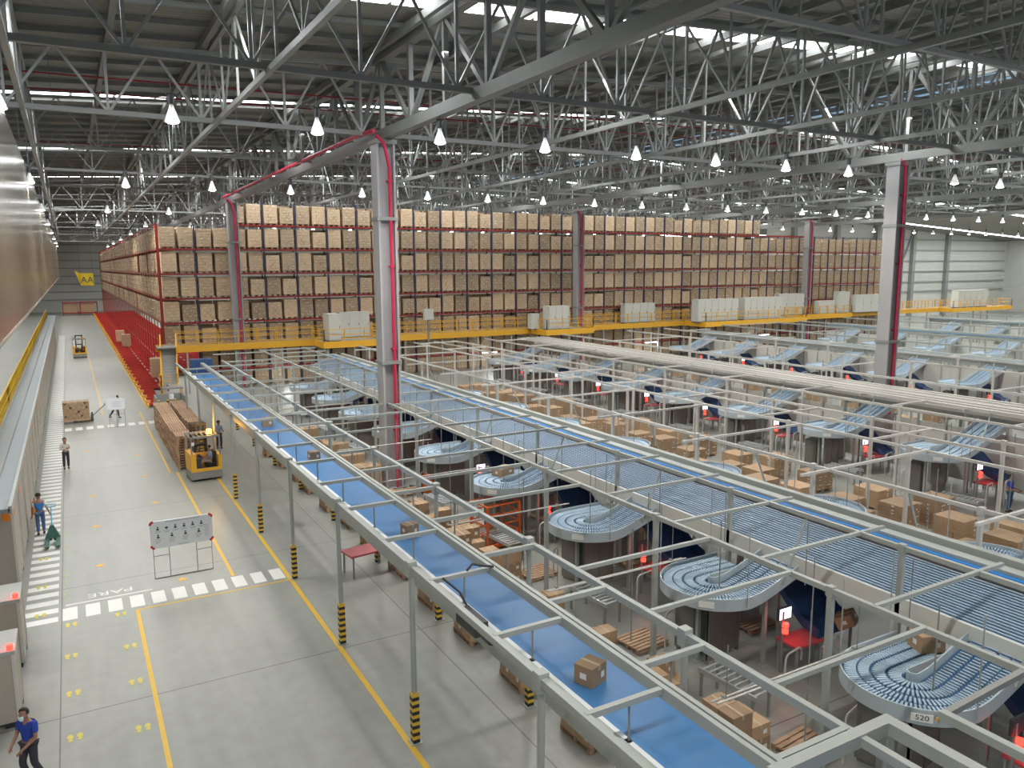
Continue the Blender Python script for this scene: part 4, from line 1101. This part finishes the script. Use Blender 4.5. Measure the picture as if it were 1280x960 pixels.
def hand_jack(loc, rz, label, m, hm, lean=.5, lift=0):
    t = thing('hand_pallet_truck', label, 'pallet truck', loc, rz)
    for x in (-.27, .11): MB().bx(x, x+.16, -1.15, 0, .07+lift, .13+lift).build('fork', m, t)
    MB().add([(-.28, 0, .1), (.28, 0, .1), (.28, .2, .1), (-.28, .2, .1), (-.06, .08, .62), (.06, .08, .62), (.06, .2, .62), (-.06, .2, .62)], [(0, 3, 2, 1), (4, 5, 6, 7), (0, 1, 5, 4), (1, 2, 6, 5), (2, 3, 7, 6), (3, 0, 4, 7)]).build('pump_body', m, t)
    e_ = Vector((0, .2+1.15*sin(lean), .35+1.0*cos(lean)))
    MB().cyl((0, .16, .35), e_, .025, 8).build('draw_bar', hm, t)
    MB().tube([e_+Vector((-.16, .02, .12)), e_+Vector((-.17, 0, .02)), e_, e_+Vector((.17, 0, .02)), e_+Vector((.16, .02, .12)), e_+Vector((-.16, .02, .12))], .02, 6).build('grip', hm, t)
    for x in (-.12, .04): MB().cyl((x, .12, .1), (x+.08, .12, .1), .1, 10).build('wheel', 'rubber', t)
    for x in (-.22, .16): MB().cyl((x, -1.0, .04), (x+.07, -1.0, .04), .04, 8).build('load_wheel', 'rubber', t)
    return t
hand_jack((-1.35, 35.9, 0), .0, 'green hand pallet truck with cyan handle pulled along the striped walkway', 'green', 'cyan', .55)
hand_jack((.66, 64.0, 0), -pi/2, 'dark hand pallet truck under the big carton load at the far crossing', 'dark', 'dark', .75, -.0)
b = MB()
for L_ in range(4):
    n = 4 if L_ % 2 else 5
    for k in range(n):
        for yy in (0, 1):
            w = 1.7/n; b.bx(-.85+k*w+.012, -.85+(k+1)*w-.012, -.52+yy*.52, -.52+(yy+1)*.52-.012, .15+L_*.31, .15+(L_+1)*.31-.01)
            if (k+L_) % 3 == 0: b.bx(-.85+k*w+.1, -.85+k*w+.22, -.526, -.515, .3+L_*.31, .4+L_*.31, 1)
o = b.build('carton_load', ['carton_n', 'label'], None, (-.2, 63.95, .15)); tag(o, 'big brown carton load carried on the pallet truck at far crossing', 'pallet load')
b = MB()
for k in range(5): b.bx(-.85, .85, -.52+k*.22, -.52+k*.22+.14, .11, .145)
for y in (-.52, -.05, .42): b.bx(-.85, .85, y, y+.09, .0, .11)
b.build('pallet', 'wood', o)

# ------------------------------------------------------------------ cabinets and raised conveyor on the aisle's other side
def dock(x1, y, h, label, lamp, deep=1.3, wide=1.2):
    t = thing('dock_cabinet', label, 'cabinet', (x1, y, 0), 0, 'cabinets along the walkway edge')
    MB().bx(-wide, 0, 0, deep, .12, h-.1).build('body', 'beige', t)
    MB().bx(-wide-.03, .03, -.03, deep+.03, h-.1, h).build('top_cap', 'steel', t)
    MB().bx(-.06, .02, -.02, .03, .12, h-.1).build('corner_trim', 'steel_w', t); MB().bx(-.06, .02, deep-.03, deep+.02, .12, h-.1).build('corner_trim', 'steel_w', t)
    MB().bx(-.32, -.05, -.02, .2, 0, .12).bx(-wide+.05, -wide+.3, -.02, .2, 0, .12).bx(-wide, 0, deep-.2, deep, 0, .12).build('foot', 'black', t)
    if lamp: MB().cyl((-.08, .1, h), (-.08, .1, h+.12), .07, 10).build('red_lamp', 'glowred', t); bulb('red_glow', t, (-.08, .1, h+.25), 4, (1, .05, .06), size=.05)
    else: MB().bx(.002, .012, .5, .8, h-.65, h-.35).bx(-.32, -.04, -.012, -.002, h-.65, h-.35).build('orange_sign', 'orange', t)
    return t
dock(-1.83, 21.2, 1.95, 'beige cabinet with red lamp beside masked man in blue', True)
dock(-1.87, 24.5, 2.0, 'beige cabinet with red lamp where the striped walkway begins', True)
for k in range(30):
    dock(-2.25, 30.6+k*3.4, 3.2, 'tall beige cabinet with orange sign along striped walkway, %s from the camera' % nth(k+1), False, 2.4, .7)
el = thing('raised_conveyor', 'long raised grey conveyor deck on top of the beige cabinets', 'conveyor', (0, 0, 3.25))
MB().bx(-2.75, -2.2, 29, 150, 0, .14).build('roller_deck', 'deckg', el); MB().bx(-3.35, -2.85, 29, 150, 0, .12).build('service_deck', 'deckg', el)
for x0, x1 in ((-2.86, -2.74), (-2.24, -2.14), (-3.42, -3.34)): MB().bx(x0, x1, 29, 150, -.05, .22).build('side_rail', 'grey' if x0 < -2.8 and x0 > -3 else 'steel', el)
for y in range(30, 150, 6): MB().bx(-3.2, -3.05, y, y+.15, -3.25, 0).build('post', 'steel', el)
rl = thing('guard_railing', 'yellow guard railing along the outer edge of raised conveyor deck', 'railing', (-3.45, 36, 3.3))
for k in range(0, 112, 8): rail_run(rl, (0, k, .0), (0, k+8, .0), 1.15, 1.0, 'ylw2', .045)
MB().bx(-.02, .02, 0, 112, .0, .35).build('kick_plate', 'ylw2', rl)
MB().bx(-.5, -.42, -.2, .6, -3.3, .1).build('end_post', 'ylw2', rl)
pn = struct(MB().bx(-1.78, -1.6, 14, 229, 9.15, 16.9).build('wall_aisle_side', 'gloss'))
b = MB()
for y in range(16, 229, 6): b.bx(-1.86, -1.78, y, y+.12, 9.15, 17.1)
b.bx(-1.82, -1.58, 14, 229, 9.05, 9.15).build('edge_trim', 'beige', pn)
# things by the raised conveyor
t = thing('floor_sign', 'orange floor warning sign beside the tall cabinets', 'sign', (-2.1, 40.4, 0))
MB().add([(-.15, -.15, 0), (.15, -.15, 0), (.1, 0, .6), (-.1, 0, .6), (-.15, .15, 0), (.15, .15, 0)], [(0, 1, 2, 3), (5, 4, 3, 2), (0, 3, 4), (1, 5, 2)]).build('folded_panel', 'orange', t)
MB().bx(-.03, .03, -.03, .03, .58, .68).build('grip', 'orange', t)

# ------------------------------------------------------------------ people
def skin_obj(name, joints, edges, m, parent, sub=2):
    keys = list(joints); idx = {k: i for i, k in enumerate(keys)}
    me = bpy.data.meshes.new(name); me.from_pydata([joints[k][:3] for k in keys], [(idx[a], idx[c]) for a, c in edges], [])
    o = bpy.data.objects.new(name, me); C.objects.link(o); o.parent = parent
    md = o.modifiers.new('skin', 'SKIN'); md.use_smooth_shade = True
    for i, k in enumerate(keys):
        r = joints[k][3]; r = r if isinstance(r, tuple) else (r, r)
        sv = me.skin_vertices[0].data[i]; sv.radius = r; sv.use_root = (i == 0)
    ss = o.modifiers.new('sub', 'SUBSURF'); ss.levels = sub-1; ss.render_levels = sub
    me.materials.append(M[m]); return o
STAND = dict(pelvis=(0, 0, .96), spine=(0, .01, 1.13), chest=(0, .01, 1.33), neck=(0, 0, 1.48), jaw=(0, -.025, 1.56), head=(0, -.015, 1.65), crown=(0, 0, 1.735),
             shR=(-.185, .01, 1.40), elR=(-.24, .03, 1.12), wrR=(-.25, -.06, .88), shL=(.185, .01, 1.40), elL=(.24, .03, 1.12), wrL=(.25, -.06, .88),
             hipR=(-.09, 0, .90), knR=(-.11, -.02, .50), anR=(-.12, .03, .09), hipL=(.09, 0, .90), knL=(.11, -.02, .50), anL=(.12, .03, .09))
def person(name, label, loc, rz, pose, shirt, trousers, sleeve='long', mask=False, skin='skin', hands=None, vest=None):
    t = thing(name, label, 'person', loc, rz)
    J = dict(STAND); J.update(pose); V3 = {k: Vector(v) for k, v in J.items()}
    R = dict(pelvis=.105, spine=.115, chest=.13, neck=.052, jaw=.068, head=.092, crown=.062, sh=.058, el=.042, wr=.030, hip=.082, kn=.058, an=.042)
    B = {k: (*V3[k], R.get(k, R.get(k[:-1]))) for k in V3}
    E_ = [('pelvis', 'spine'), ('spine', 'chest'), ('chest', 'neck'), ('neck', 'jaw'), ('jaw', 'head'), ('head', 'crown')]
    hd = V3['head']; fwd = Vector((0, -1, 0)) if 'face' not in pose else Vector(pose['face'])
    B.pop('face', None)
    side = fwd.cross(Vector((0, 0, 1))).normalized()
    B['nose'] = (*(hd+fwd*.108+Vector((0, 0, -.01))), .014); E_.append(('head', 'nose'))
    for s, sg in (('R', 1), ('L', -1)):
        B['ear'+s] = (*(hd+side*.098*sg), .016); E_.append(('head', 'ear'+s))
        E_ += [('chest', 'sh'+s), ('sh'+s, 'el'+s), ('el'+s, 'wr'+s), ('pelvis', 'hip'+s), ('hip'+s, 'kn'+s), ('kn'+s, 'an'+s)]
        d = (V3['wr'+s]-V3['el'+s]).normalized(); p = V3['wr'+s]+d*.07
        ac = d.cross(Vector((1, .2, .1))).normalized(); nn = ac.cross(d).normalized()
        B['palm'+s] = (*p, (.034, .02)); E_.append(('wr'+s, 'palm'+s))
        for q, (off, ln) in enumerate(((-.03, .062), (-.011, .072), (.010, .068), (.029, .052))):
            k1, k2 = 'f%d%s' % (q, s), 'g%d%s' % (q, s)
            B[k1] = (*(p+ac*off+d*.045), .0095); B[k2] = (*(p+ac*off*1.15+d*(.045+ln*.7)+nn*.022), .0075)
            E_ += [('palm'+s, k1), (k1, k2)]
        B['th'+s] = (*(p+ac*-.045-d*.01+nn*.012), .011); B['ti'+s] = (*(p+ac*-.055+d*.035+nn*.028), .009); E_ += [('palm'+s, 'th'+s), ('th'+s, 'ti'+s)]
        a = V3['an'+s]; k_ = V3['kn'+s]
        ft = (fwd if 'foot' not in J else Vector(J['foot']))
        B['toe'+s] = (*(a+ft*.17+Vector((0, 0, -.055))), .03); E_.append(('an'+s, 'toe'+s))
    for k in ('foot',): B.pop(k, None)
    skin_obj('body', B, E_, skin, t)
    def cl(k, g): v = B[k]; r = v[3] if not isinstance(v[3], tuple) else v[3][0]; return (v[0], v[1], v[2], r+g)
    S = {k: cl(k, .022) for k in ('pelvis', 'spine', 'chest')}; S['pelvis'] = cl('pelvis', .03)
    nk = V3['chest']+(V3['neck']-V3['chest'])*.72; S['collar'] = (*nk, .062)
    se = [('pelvis', 'spine'), ('spine', 'chest'), ('chest', 'collar')]
    for s in 'RL':
        S['sh'+s] = cl('sh'+s, .02); se.append(('chest', 'sh'+s))
        if vest:
            m_ = V3['sh'+s]+(V3['el'+s]-V3['sh'+s])*.75; skin_obj('sleeve', {'a': (*V3['sh'+s], .084), 'b': (*m_, .068)}, [('a', 'b')], shirt, t); continue
        if sleeve == 'long':
            S['el'+s] = cl('el'+s, .016); S['wr'+s] = cl('wr'+s, .014); se += [('sh'+s, 'el'+s), ('el'+s, 'wr'+s)]
        else:
            m_ = V3['sh'+s]+(V3['el'+s]-V3['sh'+s])*.72; S['ml'+s] = (*m_, .064); se.append(('sh'+s, 'ml'+s))
    skin_obj('shirt', S, se, vest or shirt, t)
    if 0:
        Vt = {k: cl(k, .05) for k in ('pelvis', 'spine', 'chest')}; Vt['collar'] = (*nk, .07)
        ve = [('pelvis', 'spine'), ('spine', 'chest'), ('chest', 'collar')]
        for s in 'RL':
            m_ = V3['chest']+(V3['sh'+s]-V3['chest'])*.75; Vt['v'+s] = (*m_, .105); ve.append(('chest', 'v'+s))
        skin_obj('vest', Vt, ve, vest, t)
    P = {'pelvis': cl('pelvis', .018)}; pe = []
    for s in 'RL':
        P['hip'+s] = cl('hip'+s, .02); P['kn'+s] = cl('kn'+s, .02)
        m_ = V3['kn'+s]+(V3['an'+s]-V3['kn'+s])*.92; P['an'+s] = (*m_, .062)
        pe += [('pelvis', 'hip'+s), ('hip'+s, 'kn'+s), ('kn'+s, 'an'+s)]
    skin_obj('trousers', P, pe, trousers, t)
    for s in 'RL':
        a = B['an'+s]; tt_ = B['toe'+s]
        back = (a[0]-(tt_[0]-a[0])*.3, a[1]-(tt_[1]-a[1])*.3, a[2]-.045)
        skin_obj('shoe', {'a': (a[0], a[1], a[2]-.02, .052), 'h': (*back, .044), 'm': ((a[0]+tt_[0])/2, (a[1]+tt_[1])/2, tt_[2]+.012, .05), 't': (tt_[0], tt_[1], tt_[2]+.005, .04)}, [('a', 'h'), ('a', 'm'), ('m', 't')], 'black', t)
    # hair cap
    bm = bmesh.new(); bmesh.ops.create_uvsphere(bm, u_segments=14, v_segments=9, radius=.108)
    kill = [v for v in bm.verts if v.co.dot(fwd) > .03 and v.co.z < .055 or v.co.z < -.05]
    bmesh.ops.delete(bm, geom=kill, context='VERTS')
    me = bpy.data.meshes.new('hair'); bm.to_mesh(me); bm.free(); me.materials.append(M['hair'])
    for p_ in me.polygons: p_.use_smooth = True
    h = place('hair', me, t, hd+Vector((0, 0, .03))-fwd*.006)
    sd = h.modifiers.new('solid', 'SOLIDIFY'); sd.thickness = .012
    for sg in (-1, 1): MB().box((0, 0, 0), (.022, .012, .010)).build('eye', 'hair', t, hd+fwd*.088+side*.034*sg+Vector((0, 0, .012)))
    if mask:
        bm = bmesh.new(); bmesh.ops.create_uvsphere(bm, u_segments=12, v_segments=8, radius=.1); bmesh.ops.scale(bm, vec=(.85, 1, .8), verts=bm.verts)
        bmesh.ops.delete(bm, geom=[v for v in bm.verts if v.co.dot(fwd) < .015], context='VERTS')
        me = bpy.data.meshes.new('face_mask'); bm.to_mesh(me); bm.free(); me.materials.append(M['mask'])
        for p_ in me.polygons: p_.use_smooth = True
        mk = place('face_mask', me, t, V3['jaw']+fwd*.022+Vector((0, 0, .022))); mk.modifiers.new('solid', 'SOLIDIFY').thickness = .008
    return t
# white shirt, arms folded, facing the camera
person('person', 'person in white shirt and dark trousers standing with folded arms beside the walkway', (-.85, 48.9, 0), .15,
       dict(elR=(-.25, -.06, 1.14), wrR=(.02, -.20, 1.20), elL=(.25, -.06, 1.15), wrL=(-.04, -.21, 1.14), knL=(.09, -.06, .5), anL=(.1, .05, .09)), 'shirtwhite', 'trouser')
person('person', 'person in bright blue vest, white sleeves and jeans walking away along striped walkway', (-1.78, 37.1, 0), pi,
       dict(shR=(-.2, 0, 1.4), elR=(-.27, .12, 1.14), wrR=(-.36, .26, .95), wrL=(.27, -.02, .86), knR=(-.1, -.12, .52), anR=(-.1, .0, .09), knL=(.1, .02, .5), anL=(.1, .16, .10)), 'shirtwhite', 'jeans', 'short', vest='shirtblue')
person('person', 'person in royal blue polo and face mask walking at the near floor edge', (-1.5, 18.55, 0), -.75,
       dict(elR=(-.25, -.04, 1.13), wrR=(-.16, -.28, 1.0), elL=(.25, -.05, 1.13), wrL=(.14, -.28, .98), jaw=(0, -.06, 1.55), head=(0, -.06, 1.64), crown=(0, -.03, 1.73), knR=(-.1, -.12, .52), anL=(.1, .18, .12)), 'shirtroyal', 'trouser', 'short', True)
person('person', 'person leaning forward to pull the loaded pallet truck at far crossing', (2.3, 64.2, 0), pi/2,
       dict(spine=(0, -.06, 1.1), chest=(0, -.16, 1.28), neck=(0, -.22, 1.42), jaw=(0, -.26, 1.49), head=(0, -.26, 1.58), crown=(0, -.24, 1.67), shR=(-.185, -.16, 1.34), elR=(-.22, .08, 1.15), wrR=(-.1, .30, 1.05), shL=(.185, -.16, 1.34), elL=(.22, .08, 1.15), wrL=(.1, .30, 1.05), knR=(-.1, -.2, .52), anR=(-.1, -.24, .09), knL=(.1, .12, .52), anL=(.1, .38, .13)), 'trouser', 'trouser')
SIT = dict(pelvis=(0, 0, .93), spine=(0, 0, 1.1), chest=(0, -.02, 1.3), neck=(0, -.03, 1.45), jaw=(0, -.06, 1.53), head=(0, -.05, 1.62), crown=(0, -.03, 1.7),
           shR=(-.185, -.02, 1.37), elR=(-.23, -.12, 1.12), wrR=(-.15, -.36, 1.16), shL=(.185, -.02, 1.37), elL=(.23, -.12, 1.12), wrL=(.13, -.36, 1.16),
           hipR=(-.1, -.06, .92), knR=(-.13, -.48, .98), anR=(-.13, -.52, .60), hipL=(.1, -.06, .92), knL=(.13, -.48, .98), anL=(.13, -.52, .60))
person('person', 'person in pale blue shirt and khaki trousers seated driving the near reach truck', (5.86, 43.0, 0), -pi/2+.06, SIT, 'shirtpale', 'khaki', 'short')
person('person', 'person seated driving the distant reach truck down the aisle', (.92, 111.2, 0), -pi/2, SIT, 'trouser', 'trouser', 'short')
person('person', 'person in pale blue shirt standing behind the reach truck under the belt', (7.35, 49.7, 0), 2.6, dict(wrR=(-.2, -.25, 1.05), wrL=(.3, -.1, .95)), 'shirtpale', 'trouser', 'short')
person('person', 'person in blue shirt standing between chute rows near the second sorter', (38.6, 47.6, 0), .4, dict(wrR=(-.15, -.3, 1.05), wrL=(.15, -.3, 1.05)), 'shirtroyal', 'trouser', 'short')
person('person', 'person in royal blue shirt working at a packing table of second chutes', (35.9, 18.4, 0), .2, dict(wrR=(-.15, -.3, 1.05), wrL=(.15, -.3, 1.05)), 'shirtroyal', 'jeans', 'short')

# ------------------------------------------------------------------ world and view
w = bpy.data.worlds.new('world'); sc.world = w; w.use_nodes = True
w.node_tree.nodes['Background'].inputs['Color'].default_value = (.80, .88, 1, 1)
w.node_tree.nodes['Background'].inputs['Strength'].default_value = .6
vs_ = sc.view_settings; vs_.view_transform = 'Standard'; vs_.look = 'None'; vs_.gamma = 1; vs_.use_curve_mapping = False; vs_.exposure = 0.12
sc.cycles.max_bounces = 6; sc.cycles.diffuse_bounces = 4; sc.cycles.glossy_bounces = 3
sc.cycles.use_denoising = True; sc.cycles.sample_clamp_indirect = 4.0
